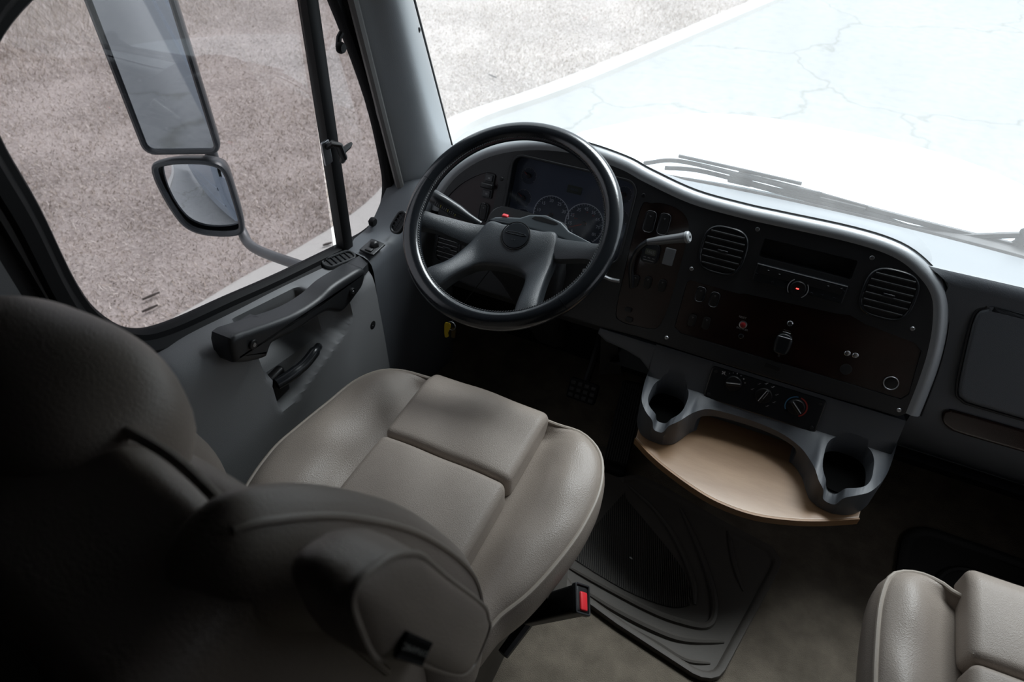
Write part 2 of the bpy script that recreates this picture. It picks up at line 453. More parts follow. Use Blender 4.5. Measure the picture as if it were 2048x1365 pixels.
# divider bar positions (y at top / bottom)
d0, d1 = 1.095, 1.058   # y of the bar centre at z=1.32 / z=.62
def dv(z): return d1+(d0-d1)*(z-.62)/.70
PA = [p for p in off(OPEN, .012)]
rear = [p for p in PA if p[0] < dv(p[1])]; front = [p for p in PA if p[0] >= dv(p[1])]
def ordered(P, c): return sorted(P, key=lambda p: math.atan2(p[1]-c[1], p[0]-c[0]))
ypane(ordered(rear, (.78, .98)), 'window_pane'); ypane(ordered(front, (1.13, .85)), 'vent_window_pane')
bar = [(-.948, dv(z), z) for z in np.linspace(.60, 1.33, 10)]
sec = [(-.012, -.017), (.010, -.017), (.014, -.010), (.014, .010), (.010, .017), (-.012, .017)]
obj('window_divider', loft([[(x+a, y+b, z) for a, b in sec] for x, y, z in bar], True, True, True), RUBBER, door)
# vent window latch on the divider
lt = empty('vent_latch', (0, 0, 0)); COL.objects.unlink(lt); put(lt, door, Matrix.Identity(4))
lp = U(652, 305, 'x', -.934)
obj('latch_plate', xf(prism(rrect(.024, .052, .003), 0, .004, .001), frame(lp, (0, 1, 0), (0, 0, 1), (1, 0, 0))), STEEL, lt)
obj('latch_lever', tube([lp+np.array(q) for q in ((.004, 0, .012), (.020, .004, .024), (.030, .010, .018), (.030, .018, -.014), (.020, .022, -.026))], [.006, .007, .008, .008, .006], 8), BLACK, lt)
obj('latch_peg', tube([lp+np.array(q) for q in ((.024, .020, -.004), (.026, .046, .000), (.026, .056, .002))], [.007, .006, .003], 8), BLACK, lt)
for n_, (px, py) in enumerate(((678, 95), (742, 443))):
    q = U(px, py, 'x', -.938)
    h = obj('pane_clip', xf(lathe([(0, 0), (.011, 0), (.012, .006), (.009, .012), (0, .013)], 14), frame(q, (0, 1, 0), (0, 0, 1), (1, 0, 0))), RUBBER, door)
    obj('clip_foot', tube([q+np.array((-.002, .0, 0)), q+np.array((-.004, .010, .016 if n_ == 0 else -.018)), q+np.array((-.004, .02, .022 if n_ == 0 else -.026))], .006, 8), RUBBER, h)
# etched mark on the vent glass
qm = U(697, 455, 'x', -.952)
for k, s_ in enumerate(('AS2', 'FMG', 'M17', 'DOT')):
    text(s_, .008, frame(qm+np.array((0, .0, .012-.009*k)), (0, 1, 0), (0, 0, 1), (1, 0, 0)), RUBBER, door, 'glass_mark', .0001)
# grab handle
gh = empty('grab_handle', (0, 0, 0)); COL.objects.unlink(gh); put(gh, door, Matrix.Identity(4))
GPX = ((465, 679), (505, 661), (546, 647), (599, 626), (640, 600), (668, 574), (700, 553), (726, 538), (733, 545), (728, 572), (715, 592), (700, 612), (683, 628), (660, 626), (640, 634), (610, 655), (581, 672), (556, 682), (545, 692), (538, 712), (530, 719), (500, 727), (476, 729), (470, 722))
GP = [tuple(U(px, py, 'x', -.832)[1:]) for px, py in GPX]
GP = [(p[0], p[1]) for p in cr(GP, 3, True)]
gb = obj('grip', prism(GP, -.022, .026, .012, 4), CHAR, gh, yz_frame(-.858))
for (px, py) in ((508, 690), (706, 585)):
    q = U(px, py, 'x', -.8279)
    sc_ = obj('screw_cap', xf(lathe([(0, .001), (.009, .001), (.010, 0), (.010, -.004), (0, -.004)], 16), frame(q, (0, 1, 0), (0, 0, 1), (1, 0, 0))), BLACK, gh)
    obj('screw', xf(lathe([(0, .002), (.004, .002), (.0045, .0), (0, 0)], 10), frame(q, (0, 1, 0), (0, 0, 1), (1, 0, 0))), STEEL, gh)
MPL = [U(465, 679, 'x', -.845), U(546, 647, 'x', -.845), U(512, 632, 'x', -.875), U(500, 628, 'x', -.895), U(447, 660, 'x', -.890)]
obj('mount_plate', join((MPL, [[0, 1, 2, 3, 4]]), loft([MPL+[MPL[0]], [p-np.array((0, 0, .02)) for p in MPL]+[MPL[0]-np.array((0, 0, .02))]], False)), CHAR, gh)
MPR = [U(700, 553, 'x', -.845), U(726, 538, 'x', -.845), U(738, 525, 'x', -.885), U(718, 512, 'x', -.90), U(668, 540, 'x', -.895), U(655, 570, 'x', -.875)]
obj('mount_plate', join((MPR, [list(range(6))]), loft([MPR+[MPR[0]], [p-np.array((0, 0, .02)) for p in MPR]+[MPR[0]-np.array((0, 0, .02))]], False)), CHAR, gh)
# inner release lever in its recess
HL = [(-.872, *U(556, 770, 'x', -.868)[1:]), (-.862, *U(580, 752, 'x', -.862)[1:]), (-.856, *U(608, 728, 'x', -.858)[1:]), (-.856, *U(630, 703, 'x', -.856)[1:]), (-.866, *U(640, 692, 'x', -.864)[1:])]
obj('release_lever', tube(cr(HL, 5), [.013]*8+[.012]*8+[.009]*4+[.004], 10), CHAR_S, door)
obj('lever_bezel', xf(rbox(.02, .05, .07, .008, 2, 2), Matrix.Translation((-.888, U(560, 770, 'x', -.88)[1], U(560, 770, 'x', -.88)[2]))), BLACK, door)
# defrost vent let into the door top
def slot_vent(parent, p, q, w, z, nslat, nm='defrost_vent'):
    p = np.array(p, float); q = np.array(q, float); c = (p+q)/2; ex = (q-p); Ln = np.linalg.norm(ex); ex /= Ln
    nn = np.array([.25, 0, 1.]); nn -= ex*(nn @ ex); nn /= np.linalg.norm(nn); ey = np.cross(nn, ex)
    M = frame(c, ex, ey, nn)
    v = empty(nm, (0, 0, 0)); COL.objects.unlink(v); put(v, parent, Matrix.Identity(4))
    obj('vent_rim', xf(frame_ring(rrect(Ln, w, w*.48, 6), .006, -.006, .005, .0015), M), CHAR, v)
    obj('vent_well', xf(prism(rrect(Ln-.008, w-.008, w*.4, 6), -.006, .0005), M), BLACK, v)
    for k in range(nslat):
        a = (-.5+(k+1)/(nslat+1))*(Ln-.012)
        obj('slat', xf(xf(boxv(-.0012, .0012, -w*.4, w*.4, .0006, .0035), Matrix.Translation((a, 0, 0))), M), CHAR_S, v)
    return v
slot_vent(door, U(646, 532, 'z', .618)+np.array((.0, 0, 0)), U(708, 508, 'z', .600), .036, .6, 5)
# outer skin of the door (white paint seen beyond the sill)
sk = [[(-.966, y, sill(max(y, .5))-.035), (-1.000, y, sill(max(y, .5))-.05), (-1.008, y, sill(max(y, .5))-.10), (-1.012, y, .1), (-1.01, y, -.4)] for y in np.linspace(.25, 1.55, 10)]
obj('outer_skin', loft(sk, False), WHITE_P, door)

# trim behind the driver door window
bp = empty('trim_4', (-.94, .40, .6), 'dark belt-line trim strips behind the driver window', kind='structure')
for k, (ya, yb_, xx, mt_) in enumerate(((.395, .415, -.93, CHAR), (.34, .375, -.925, DOORG), (.28, .32, -.93, CHAR))):
    obj('pillar_strip', loft([[(xx-.02, ya+.06*(z-.7)*.2, z), (xx, ya+.004, z), (xx, yb_-.004, z), (xx-.02, yb_, z)] for z in np.linspace(.6, 1.7, 8)], False), mt_, bp)


# ================================================================ outside
GZ = -1.0
edge_pts = cr([(3.4, 22.), (.9, 15.), (-1.08, 9.39), (-2.24, 6.06), (-2.80, 4.75), (-2.74, 4.0), (-2.65, 3.3), (-2.72, 2.7), (-2.86, 2.1), (-2.95, 1.), (-2.75, -3.), (-2.9, -8.), (-4.2, -16.), (-8., -28.)], 6)
def ground_mat(name, c1, c2, c3, sc1, sc2, bump, cracks=False):
    m = bpy.data.materials.new(name); m.use_nodes = True; nt = m.node_tree; N = nt.nodes; L = nt.links; p = N['Principled BSDF']
    p.inputs['Roughness'].default_value = .95; p.inputs['Specular IOR Level'].default_value = .15
    tc = N.new('ShaderNodeTexCoord')
    a = N.new('ShaderNodeTexNoise'); a.inputs['Scale'].default_value = sc1; a.inputs['Detail'].default_value = 8; a.inputs['Roughness'].default_value = .65
    b = N.new('ShaderNodeTexNoise'); b.inputs['Scale'].default_value = sc2; b.inputs['Detail'].default_value = 6; b.inputs['Roughness'].default_value = .7
    for q in (a, b): L.new(tc.outputs['Object'], q.inputs['Vector'])
    r1 = N.new('ShaderNodeValToRGB'); r1.color_ramp.elements[0].position = .36; r1.color_ramp.elements[1].position = .62
    r1.color_ramp.elements[0].color = (*c1, 1); r1.color_ramp.elements[1].color = (*c2, 1); L.new(a.outputs[0], r1.inputs[0])
    r2 = N.new('ShaderNodeValToRGB'); r2.color_ramp.elements[0].position = .45; r2.color_ramp.elements[1].position = .70
    L.new(b.outputs[0], r2.inputs[0])
    mx = N.new('ShaderNodeMix'); mx.data_type = 'RGBA'; L.new(r2.outputs[0], mx.inputs[0]); L.new(r1.outputs[0], mx.inputs[6]); mx.inputs[7].default_value = (*c3, 1)
    last = mx.outputs[2]
    if cracks:
        dn = N.new('ShaderNodeTexNoise'); dn.inputs['Scale'].default_value = 2.5; dn.inputs['Detail'].default_value = 5; L.new(tc.outputs['Object'], dn.inputs['Vector'])
        ad = N.new('ShaderNodeVectorMath'); ad.operation = 'MULTIPLY_ADD'; L.new(dn.outputs['Color'], ad.inputs[0]); ad.inputs[1].default_value = (.7, .7, 0); L.new(tc.outputs['Object'], ad.inputs[2])
        v = N.new('ShaderNodeTexVoronoi'); v.feature = 'DISTANCE_TO_EDGE'; v.inputs['Scale'].default_value = .38; L.new(ad.outputs[0], v.inputs['Vector'])
        rr = N.new('ShaderNodeValToRGB'); rr.color_ramp.elements[0].position = .0; rr.color_ramp.elements[1].position = .010
        rr.color_ramp.elements[0].color = (.76, .76, .72, 1); rr.color_ramp.elements[1].color = (1, 1, 1, 1); L.new(v.outputs['Distance'], rr.inputs[0])
        m2 = N.new('ShaderNodeMix'); m2.data_type = 'RGBA'; m2.blend_type = 'MULTIPLY'; m2.inputs[0].default_value = 1; L.new(last, m2.inputs[6]); L.new(rr.outputs[0], m2.inputs[7]); last = m2.outputs[2]
    L.new(last, p.inputs['Base Color'])
    bn = N.new('ShaderNodeBump'); bn.inputs['Strength'].default_value = bump; bn.inputs['Distance'].default_value = .03; L.new(b.outputs[0], bn.inputs['Height']); L.new(bn.outputs[0], p.inputs['Normal'])
    return m
ROADM = ground_mat('pale_concrete', (.27, .275, .275), (.305, .31, .305), (.25, .256, .26), .35, 9, .15, True)
GRASSM = ground_mat('dry_grass_soil', (.27, .232, .215), (.45, .395, .37), (.56, .505, .475), 1.3, 30, .9)
road = obj('road', ([(-12, -40, GZ), (30, -40, GZ), (30, 40, GZ), (-12, 40, GZ)], [[0, 1, 2, 3]]), ROADM, smooth=False)
tag(road, 'pale concrete road with fine cracks in front of the windshield', kind='structure')
E_ = [(p[0], p[1]) for p in edge_pts]
gp = [[(-60, y, GZ+.035) for x, y in E_], [(x-9, y, GZ+.035) for x, y in E_], [(x-.10, y, GZ+.035) for x, y in E_], [(x, y, GZ+.002) for x, y in E_]]
gf = obj('grass_field', loft(gp, False), GRASSM); tag(gf, 'dry winter grass ground beside the truck', kind='structure')
# road rim: pale worn edge
rim = obj('road_rim', loft([[(x-.06, y, GZ+.03) for x, y in E_], [(x, y, GZ+.045) for x, y in E_], [(x+.16, y, GZ+.045) for x, y in E_], [(x+.18, y, GZ) for x, y in E_]], False), mat('pale_rim', (.42, .41, .39), .9), None)
tag(rim, 'pale concrete rim along the grass', kind='structure')
# blades of dry grass
NB = 170000
by = rng.uniform(.6, 13., NB); ex = np.interp(by, [p[1] for p in E_[::-1]], [p[0] for p in E_[::-1]])
bx = ex-.06-rng.beta(.9, 1.7, NB)*8.5
clump = (np.sin(bx*3.1+by*1.7)+np.sin(by*4.3-bx*2.2)+np.sin(bx*7.7)*np.sin(by*6.1))/3
tall = np.clip((-bx-6.2)/2.5, 0, 1)
h = rng.uniform(.010, .035, NB)*(1+.6*clump)+tall*rng.uniform(.03, .22, NB)
az = rng.uniform(0, 2*PI, NB); wd_ = rng.uniform(.0015, .0045, NB); ln = rng.uniform(.25, 1.3, NB)*h; la = rng.uniform(0, 2*PI, NB)
base = np.stack([bx, by, np.full(NB, GZ+.034)], 1)
dx = np.stack([np.cos(az)*wd_, np.sin(az)*wd_, np.zeros(NB)], 1)
tip = base+np.stack([np.cos(la)*ln, np.sin(la)*ln, h], 1)
VV = np.empty((NB*3, 3)); VV[0::3] = base-dx; VV[1::3] = base+dx; VV[2::3] = tip
me = bpy.data.meshes.new('dry_grass'); me.vertices.add(NB*3); me.vertices.foreach_set('co', VV.ravel())
me.loops.add(NB*3); me.loops.foreach_set('vertex_index', np.arange(NB*3)); me.polygons.add(NB)
me.polygons.foreach_set('loop_start', np.arange(0, NB*3, 3)); me.update(); me.validate()
for mt_ in (mat('straw_a', (.50, .435, .38), .9, var=.3, vscale=1.5), mat('straw_b', (.36, .30, .25), .9), mat('straw_c', (.64, .585, .54), .9)): me.materials.append(mt_)
me.polygons.foreach_set('material_index', rng.integers(0, 3, NB))
tag(put(bpy.data.objects.new('dry_grass', me), None, Matrix.Identity(4)), 'short dry straw-coloured grass covering the ground beside the door', 'grass', kind='stuff')
# a few dead sticks and leaves lying on the grass
for k, (px, py, ln_, an) in enumerate(((302, 592, .10, 1.2), (300, 617, .09, 1.2), (985, 152, .10, 2.8), (655, 488, .06, 1.)) ):
    q = U(px, py, 'z', GZ+.06); dd = np.array([math.cos(an), math.sin(an), 0])*ln_/2
    lab = ('longer dark stick lying on the grass near the mirror', 'shorter dark stick lying on the grass below the longer one', 'small dark twig on the grass ahead of the windshield', 'tiny dark leaf on the grass by the mirror arm')[k]
    tag(obj('fallen_twig', tube([q-dd, q, q+dd], [.006, .008, .005], 6), mat('dead_bark', (.05, .04, .035), .9)), lab, 'twig')
# tree far behind (seen in the convex mirror)
tr = empty('tree', (-8.5, -22, GZ), 'leafy tree behind the truck seen in the small convex mirror', 'tree')
obj('trunk', tube([(-8.5, -22, GZ), (-8.4, -22, 0.2), (-8.2, -22.2, 1.5)], [.22, .17, .12], 8), mat('bark', (.07, .06, .05), .9), tr)
lv = rng.normal(0, 1, (5000, 3)); lv /= np.linalg.norm(lv, axis=1)[:, None]; lv *= rng.uniform(.55, 1, (5000, 1))
VV = []; FF = []
for i, p in enumerate(lv):
    c = np.array([-8.2+p[0]*3.2, -22.2+p[1]*3., 2.2+p[2]*1.9]); a = rng.normal(0, .13, (3, 3))
    VV += [tuple(c+a[0]), tuple(c+a[1]), tuple(c+a[2])]; FF.append([3*i, 3*i+1, 3*i+2])
tag(obj('foliage', (VV, FF), mat('leaf_green', (.07, .09, .05), .8), tr, smooth=False), kind='stuff')

# truck body behind the cab and hood in front
body = obj('motorhome_side', join(boxv(-1.10, -1.02, -7.5, .18, -.45, 2.6), boxv(-1.115, -1.09, -7.5, .18, .25, .30), boxv(-1.115, -1.09, -7.5, .18, -.05, -.02), boxv(-1.03, -.99, .18, 1.62, -.45, .45)), mat('body_bluegrey_paint', (.33, .37, .42), .25, spec=.6), smooth=False)
tag(body, 'blue-grey painted side of the truck body seen in the door mirrors', 'truck body')
hood = empty('truck_hood', (XC, 2.4, .3), 'white sloping truck hood beyond the wipers', 'hood')
hr = []
for y, z, hw in ((1.74, .620, .93), (1.84, .606, .92), (2.1, .565, .89), (2.4, .50, .85), (2.7, .415, .80), (2.95, .31, .74), (3.12, .18, .66), (3.18, .0, .6), (3.2, -.4, .6)):
    hr.append([(XC+hw*t, y-.10*t*t, z-.10*abs(t)**3.2-.02*math.cos(t*PI*1.0)*0) for t in np.linspace(-1, 1, 29)]+[(XC+hw, y, z-.55), ])
    hr[-1] = [(XC-hw, y, z-.55)]+hr[-1]
obj('hood_panel', loft(hr, False), HOODM, hood)
cowl = obj('cowl_panel', loft([[(x, yb(x)+.012, .668) for x in xs], [(x, yb(x)+.030, .652+.018*sstep(.05, .5, x)) for x in xs], [(x, yb(x)+.085, .645+.022*sstep(.05, .5, x)) for x in xs], [(x, yb(x)+.10, .60) for x in xs]], False), BLACK, None)
tag(cowl, 'black plastic cowl strip below the windshield', 'cowl')
# wipers
def wiper(pts_blade, pts_arm, label):
    w = empty('windshield_wiper', pts_arm[-1], label, 'wiper', 'windshield wipers')
    obj('blade', tube(cr(pts_blade, 6), .0055, 6), RUBBER, w)
    obj('blade_frame', tube([p+np.array((0, .004, .012)) for p in cr(pts_blade[1:-1] if len(pts_blade) > 3 else pts_blade, 6)], .0045, 6), CHAR_S, w)
    obj('arm', tube(cr(pts_arm, 6), .0075, 6), CHAR_S, w)
    q = pts_arm[0]
    obj('clip', xf(rbox(.06, .018, .016, .004, 2, 2), Matrix.Translation(tuple(q))), CHAR_S, w)
    obj('pivot', xf(lathe([(0, -.03), (.022, -.03), (.022, .004), (.014, .012), (0, .013)], 14), Matrix.Translation(tuple(pts_arm[-1]))), RUBBER, w)
A = lambda px, py, y: U(px, py, 'y', y)
wiper([A(1288, 327, 1.64), A(1355, 322, 1.645), A(1480, 350, 1.65), A(1600, 378, 1.655), A(1735, 416, 1.66)],
      [A(1500, 352, 1.655), A(1620, 386, 1.66), A(1760, 424, 1.665), A(1900, 460, 1.67), A(2040, 494, 1.675)], 'windshield wiper lying along the bottom of the windshield near the steering wheel')
wiper([A(1330, 336, 1.63), A(1400, 342, 1.635), A(1520, 372, 1.64), A(1640, 398, 1.645), A(1730, 420, 1.65)],
      [A(1480, 362, 1.645), A(1600, 394, 1.65), A(1740, 430, 1.655), A(1880, 470, 1.66), A(2060, 470, 1.68)], 'windshield wiper whose arm runs off to the right edge')

# door mirrors -----------------------------------------------------
mir = empty('door_mirror', (-1.03, .98, .60), 'black-framed double door mirror on a tubular arm outside the driver window', 'mirror')
ex_ = np.array([.888, .46, 0.]); ez = np.array([0, 0, 1.]); en_ = np.cross(ex_, ez)   # faces the rear and the driver
if en_[1] > 0: en_ = -en_
def mirror_head(cx, outline, nm, convex, tilt=0.0):
    ez2 = ez*math.cos(tilt)+en_*math.sin(tilt)*1.0; en2 = np.cross(ex_, ez2); en2 = en2 if en2[1] < 0 else -en2
    yax = np.cross(en2, ex_)
    M = frame(cx, ex_, yax, en2)
    rg = []
    for o_, d in ((-.07, -.075), (-.035, -.066), (-.012, -.045), (0, -.012), (.002, .0), (.0, .006), (-.006, .008), (-.011, .005), (-.013, -.002)):
        rg.append([(p[0], p[1], d) for p in (off(outline, o_) if o_ else ccw(outline))])
    h = obj(nm, xf(loft(rg, True, True, False), M), mat('mirror_shell_grey', (.06, .065, .07), .35), mir)
    P = off(outline, -.012)
    if convex:
        c = np.mean(np.array(P), 0); rr = []
        for s in np.linspace(1, .02, 10):
            rr.append([(c[0]+(p[0]-c[0])*s, c[1]+(p[1]-c[1])*s, .001-((p[0]-c[0])**2+(p[1]-c[1])**2)*s*s*1.05) for p in P])
        obj('mirror_glass', xf(loft(rr, True, False, True), M), MIRROR, h, ang=80)
    else:
        obj('mirror_glass', xf(([(p[0], p[1], .0) for p in P], [list(range(len(P)))]), M), MIRROR, h, smooth=False)
    return h
mc = np.array([-1.3815, 1.037, .975])
mirror_head(mc, rrect(.184, .435, .026, 5), 'mirror_housing', False)
CO = [(p[0], p[1]) for p in cr([(-.093, .085), (-.05, .100), (.0, .103), (.06, .098), (.094, .075), (.098, .0), (.095, -.07), (.078, -.098), (.02, -.103), (-.04, -.092), (-.075, -.06), (-.095, .02)], 4, True)]
mirror_head(np.array([-1.378, 1.036, .632]), [(p[0]*.95, p[1]*1.08) for p in CO], 'convex_housing', True)
obj('arm', tube(cr([(-1.40, 1.14, .62), (-1.385, 1.13, .56), (-1.34, 1.10, .510), (-1.26, 1.06, .500), (-1.0, .985, .565)], 8), .0135, 10), mat('arm_grey_paint', (.12, .125, .13), .4), mir)
obj('arm', tube([(-1.40, 1.13, .90), (-1.40, 1.13, .60)], .016, 10), MATS['arm_grey_paint'], mir)


# ================================================================ dashboard
dash = empty('dashboard', (XC, 1.35, .0), 'grey dashboard with charcoal instrument panel, burl veneer insets and cup holders', 'dashboard')
def sub(name, parent=None):
    o = bpy.data.objects.new(name, None); o.empty_display_size = .02
    return put(o, parent or dash, WMAT[(parent or dash).name].copy())
# outline of the instrument panel on its own plane
TOPC = [(-.868, -.075), (-.862, -.03), (-.823, .032), (-.751, .088), (-.653, .124), (-.543, .138), (-.433, .128), (-.371, .112), (-.262, .090), (-.150, .085), (-.072, .086), (.065, .088),
        (.150, .080), (.205, .056), (.243, .022), (.264, -.030), (.276, -.090), (.281, -.150), (.283, -.225)]
top = [tuple(p) for p in cr(TOPC, 5)]
OUT = ccw(top+[(.270, -.238), (.10, -.240), (-.10, -.240), (-.30, -.238), (-.40, -.243), (-.55, -.245), (-.75, -.24), (-.862, -.225)])
face = obj('instrument_panel', prism(OUT, -.05, 0, .004, 2), CHAR, dash, DM)
CLUS = rrect(.305, .192, .026, 6, -.538, .008)
POD = [tuple(p) for p in cr([(-.366, .052), (-.345, .068), (-.318, .074), (-.280, .068), (-.256, .048), (-.248, .010), (-.246, -.10), (-.250, -.175), (-.262, -.207), (-.300, -.214), (-.345, -.214), (-.362, -.195), (-.366, -.10)], 4, True)]
WOODC = [tuple(p) for p in [(-.223, -.082), (-.216, -.075), (-.108, -.076), (-.098, -.072), (.090, -.062), (.115, -.058), (.150, -.068), (.245, -.078), (.262, -.090), (.272, -.185), (.262, -.200), (.05, -.200), (-.205, -.200), (-.222, -.190)]]
WOODL = [tuple(p) for p in cr([(-.852, -.048), (-.817, .003), (-.768, .040), (-.738, .050), (-.722, .042), (-.716, .008), (-.722, -.050), (-.738, -.078), (-.790, -.082), (-.835, -.078)], 4, True)]
SLOT = rrect(.186, .040, .004, 3, .000, .033)
cut(face, [(prism(CLUS, -.034, .1), DM), (prism(SLOT, -.045, .1), DM), (prism(POD, -.006, .1), DM), (prism(WOODC, -.006, .1), DM), (prism(WOODL, -.005, .1), DM)])
obj('veneer_inset', prism(off(POD, -.0008), -.0065, -.0035), BURL, dash, DM)
obj('veneer_inset', prism(off(WOODC, -.0008), -.0065, -.0035), BURL, dash, DM)
obj('veneer_inset', prism(off(WOODL, -.0008), -.0065, -.003), mat('plum_veneer', (.034, .018, .020), .4, var=.3, vscale=9, col2=(.022, .010, .011)), dash, DM)
# rounded grey frame around the panel + dash top running to the windshield
def path_off(P, o_):   # offset of the open top path, to its outer side
    Q = off(list(P)+[(.27, -.40), (-.85, -.40)], o_)
    A = ccw(list(P)+[(.27, -.40), (-.85, -.40)])
    idx = [min(range(len(A)), key=lambda i: (A[i][0]-p[0])**2+(A[i][1]-p[1])**2) for p in P]
    return [Q[i] for i in idx]
fr_r = []
for o_, d in ((-.004, -.012), (-.003, .001), (.004, .005), (.012, .004), (.020, -.002), (.026, -.014), (.027, -.030)):
    fr_r.append([tuple(DM @ Vector((p[0], p[1], d))) for p in path_off(top, o_)])
obj('panel_surround', loft(fr_r, False), GREY, dash)
# dash top: from the seam to the foot of the glass
obj('seam_line', tube([DM @ Vector((p[0], p[1], -.0125)) for p in path_off(top, .0272)], .0016, 6), BLACK, dash)
seam = [np.array(DM @ Vector((p[0], p[1], -.012))) for p in path_off(top, .0275)]
iR = max(range(len(seam)), key=lambda i: seam[i][0] if seam[i][2] > .66 else -9)
tp = [p for p in seam if p[2] > .705 or p[0] < 0]
tp = tp[3:]
endx = tp[-1][0]
tr_ = []
x_l, x_r = tp[0][0], tp[-1][0]
for p in tp:
    t = (p[0]-x_l)/(x_r-x_l); X = -.90+t*(x_r+.0+.90)
    g = np.array([X, yb(X)-.004, .690])
    row = []
    for s in np.linspace(0, 1, 9):
        q = p*(1-s)+g*s; q = q.copy(); q[2] += .010*math.sin(PI*s)*(1-s)
        if s == 0: q = p+np.array((0, .0, -.004))
        row.append(tuple(q))
    tr_.append(row)
obj('dash_top', loft(tr_, False), GREY, dash)
# passenger side: top, front and glove box
def DP(a, b, d): return tuple(DM @ Vector((a, b, d)))
ptop = []
for a in np.linspace(.200, 1.0, 24):
    bb = .078+.012*(a-.25)
    P0 = np.array(DP(a, bb, -.016)); g = np.array([a+DO[0], yb(a+DO[0])-.004, .690])
    row = [tuple(DP(a, bb-.012, -.004)), tuple(DP(a, bb-.003, -.007))]
    for s in np.linspace(0, 1, 7):
        q = P0*(1-s)+g*s; q[2] += .006*math.sin(PI*s); row.append(tuple(q))
    ptop.append(row)
obj('passenger_dash_top', loft(ptop, False), GREY, dash)
def pa0(b): return .262+.030*sstep(.02, -.24, b) if b < .05 else .262-.05*sstep(.05, .08, b)
pf = []
for b, d in ((.075, -.006), (.066, .000), (.05, -.001), (.0, -.010), (-.06, -.014), (-.12, -.015), (-.19, -.014), (-.235, -.016), (-.27, -.035), (-.31, -.075), (-.34, -.13)):
    pf.append([DP(a, b, d) for a in np.linspace(pa0(b), 1.0, 16)])
obj('passenger_fascia', loft(pf, False), GREY_D, dash)
GB = [tuple(p) for p in cr([(.326, .004), (.340, .022), (.365, .030), (.60, .036), (.80, .036), (.86, .03), (.88, .0), (.885, -.12), (.86, -.160), (.60, -.166), (.40, -.168), (.365, -.164), (.350, -.145), (.334, -.06)], 5, True)]
gbx = obj('glove_box_lid', prism(GB, -.03, -.0025, .006, 3), GREY_D, dash, DM)
obj('lid_gap', tube([(p[0], p[1], -.0075) for p in off(GB, .003)], .0028, 6, True), BLACK, gbx, DM)
STR = [tuple(p) for p in cr([(.344, -.205), (.352, -.196), (.38, -.192), (.60, -.190), (.85, -.19), (.86, -.23), (.60, -.232), (.40, -.236), (.365, -.232), (.35, -.222)], 4, True)]
obj('veneer_strip', prism(STR, -.03, -.008, .003), BURL, dash, DM)

# ---- lower console around the heater controls: one moulding with two cup wells and a pocket -----
LW = [(-.392, -.246), (-.395, -.262), (-.370, -.276), (-.320, -.282), (-.280, -.292), (-.250, -.315), (-.246, -.246)]
obj('console_wing', prism(ccw(LW), -.06, -.008, .006, 2), GREY_D, dash, DM)
PLAN = [(-.198, 1.175, .405), (-.195, 1.13, .402), (-.187, 1.09, .392), (-.168, 1.062, .388), (-.148, 1.053, .376), (-.140, 1.052, .350), (-.120, 1.052, .350), (-.110, 1.055, .374), (-.092, 1.066, .388), (-.078, 1.09, .390),
        (-.066, 1.115, .383), (-.045, 1.138, .379), (-.01, 1.150, .375), (.06, 1.154, .373), (.12, 1.148, .371), (.165, 1.128, .369), (.190, 1.10, .370), (.203, 1.07, .378), (.214, 1.048, .374),
        (.228, 1.038, .362), (.236, 1.034, .338), (.258, 1.031, .338), (.268, 1.032, .366), (.290, 1.040, .380), (.312, 1.058, .384), (.330, 1.09, .396), (.338, 1.13, .408), (.342, 1.18, .422)]
pl3 = cr(PLAN, 5)
rings = []
for k, p in enumerate(pl3):
    t = k/(len(pl3)-1); x = p[0]; a = x-DO[0]
    r_ = [DP(a, -.244, -.06), DP(a, -.244, -.010), DP(a, -.262, -.008), DP(a, -.285, -.008), DP(a, -.305, -.008)]
    q3 = np.array(DP(a, -.325, -.008)); e = np.array([p[0], p[1], p[2]])
    for s_ in (0, .25, .5, .75, 1.0):
        v = q3*(1-s_)+e*s_; r_.append(tuple(v))
    r_ += [(p[0], p[1]-.002, p[2]-.02), (p[0], p[1], .335), (p[0], p[1]+.001, .3065), (p[0], 1.22, .3065), (p[0], 1.26, .36)]
    rings.append(r_)
con = obj('console_moulding', loft(rings, True, True, True), GREY_D, dash)
def well(cx, cy, rx, ry, z0, z1, k0=.90):
    n = 48; rr = []
    for z, kk in ((z0, k0), ((z0+z1)/2, .97), (z1, 1.02)):
        rr.append([(x_, y_, z) for x_, y_ in superell(2*rx*kk, 2*ry*kk, 2.9, n, cx, cy)])
    return loft(rr, True, True, True)
I4 = Matrix.Identity(4)
WELLS = ((-.134, 1.1265, .0450, .0570), (.262, 1.1155, .0520, .0650))
cut(con, [(well(*w_, .318, .55), I4) for w_ in WELLS]+[(xf(rbox(.225, .30, .052, .012, 2, 3), Matrix.Translation((.052, 1.045, .331))), I4)], .0045)
for w_ in WELLS:
    n = 48
    rr = [[(x_, y_, z) for x_, y_ in superell(2*w_[2]*kk, 2*w_[3]*kk, 2.9, n, w_[0], w_[1])] for z, kk in ((.350, .925), (.322, .885))]
    obj('cup_shade_lining', loft(rr, True, False, True), mat('cup_shade_black', (.005, .005, .005), .95, spec=.05), dash)  # black lining stands in for the shade down in the wells
# small fasteners in the pocket
for k, (px, py) in enumerate(((1440, 860), (1460, 858), (1488, 868), (1515, 878), (1543, 888), (1562, 905))):
    q = U(px, py, 'y', 1.19)
    obj('pocket_screw', xf(lathe([(0, .004), (.003, .0035), (.0042, 0), (0, -.002)], 10), frame(q, (1, 0, 0), (0, 0, 1), (0, -1, 0))), STEEL, dash)
for px, py in ((1474, 862), (1529, 882)):
    obj('pocket_slot', xf(rbox(.018, .003, .004, .001, 1, 1), Matrix.Translation(tuple(U(px, py, 'y', 1.19)))), CHAR_S, dash)
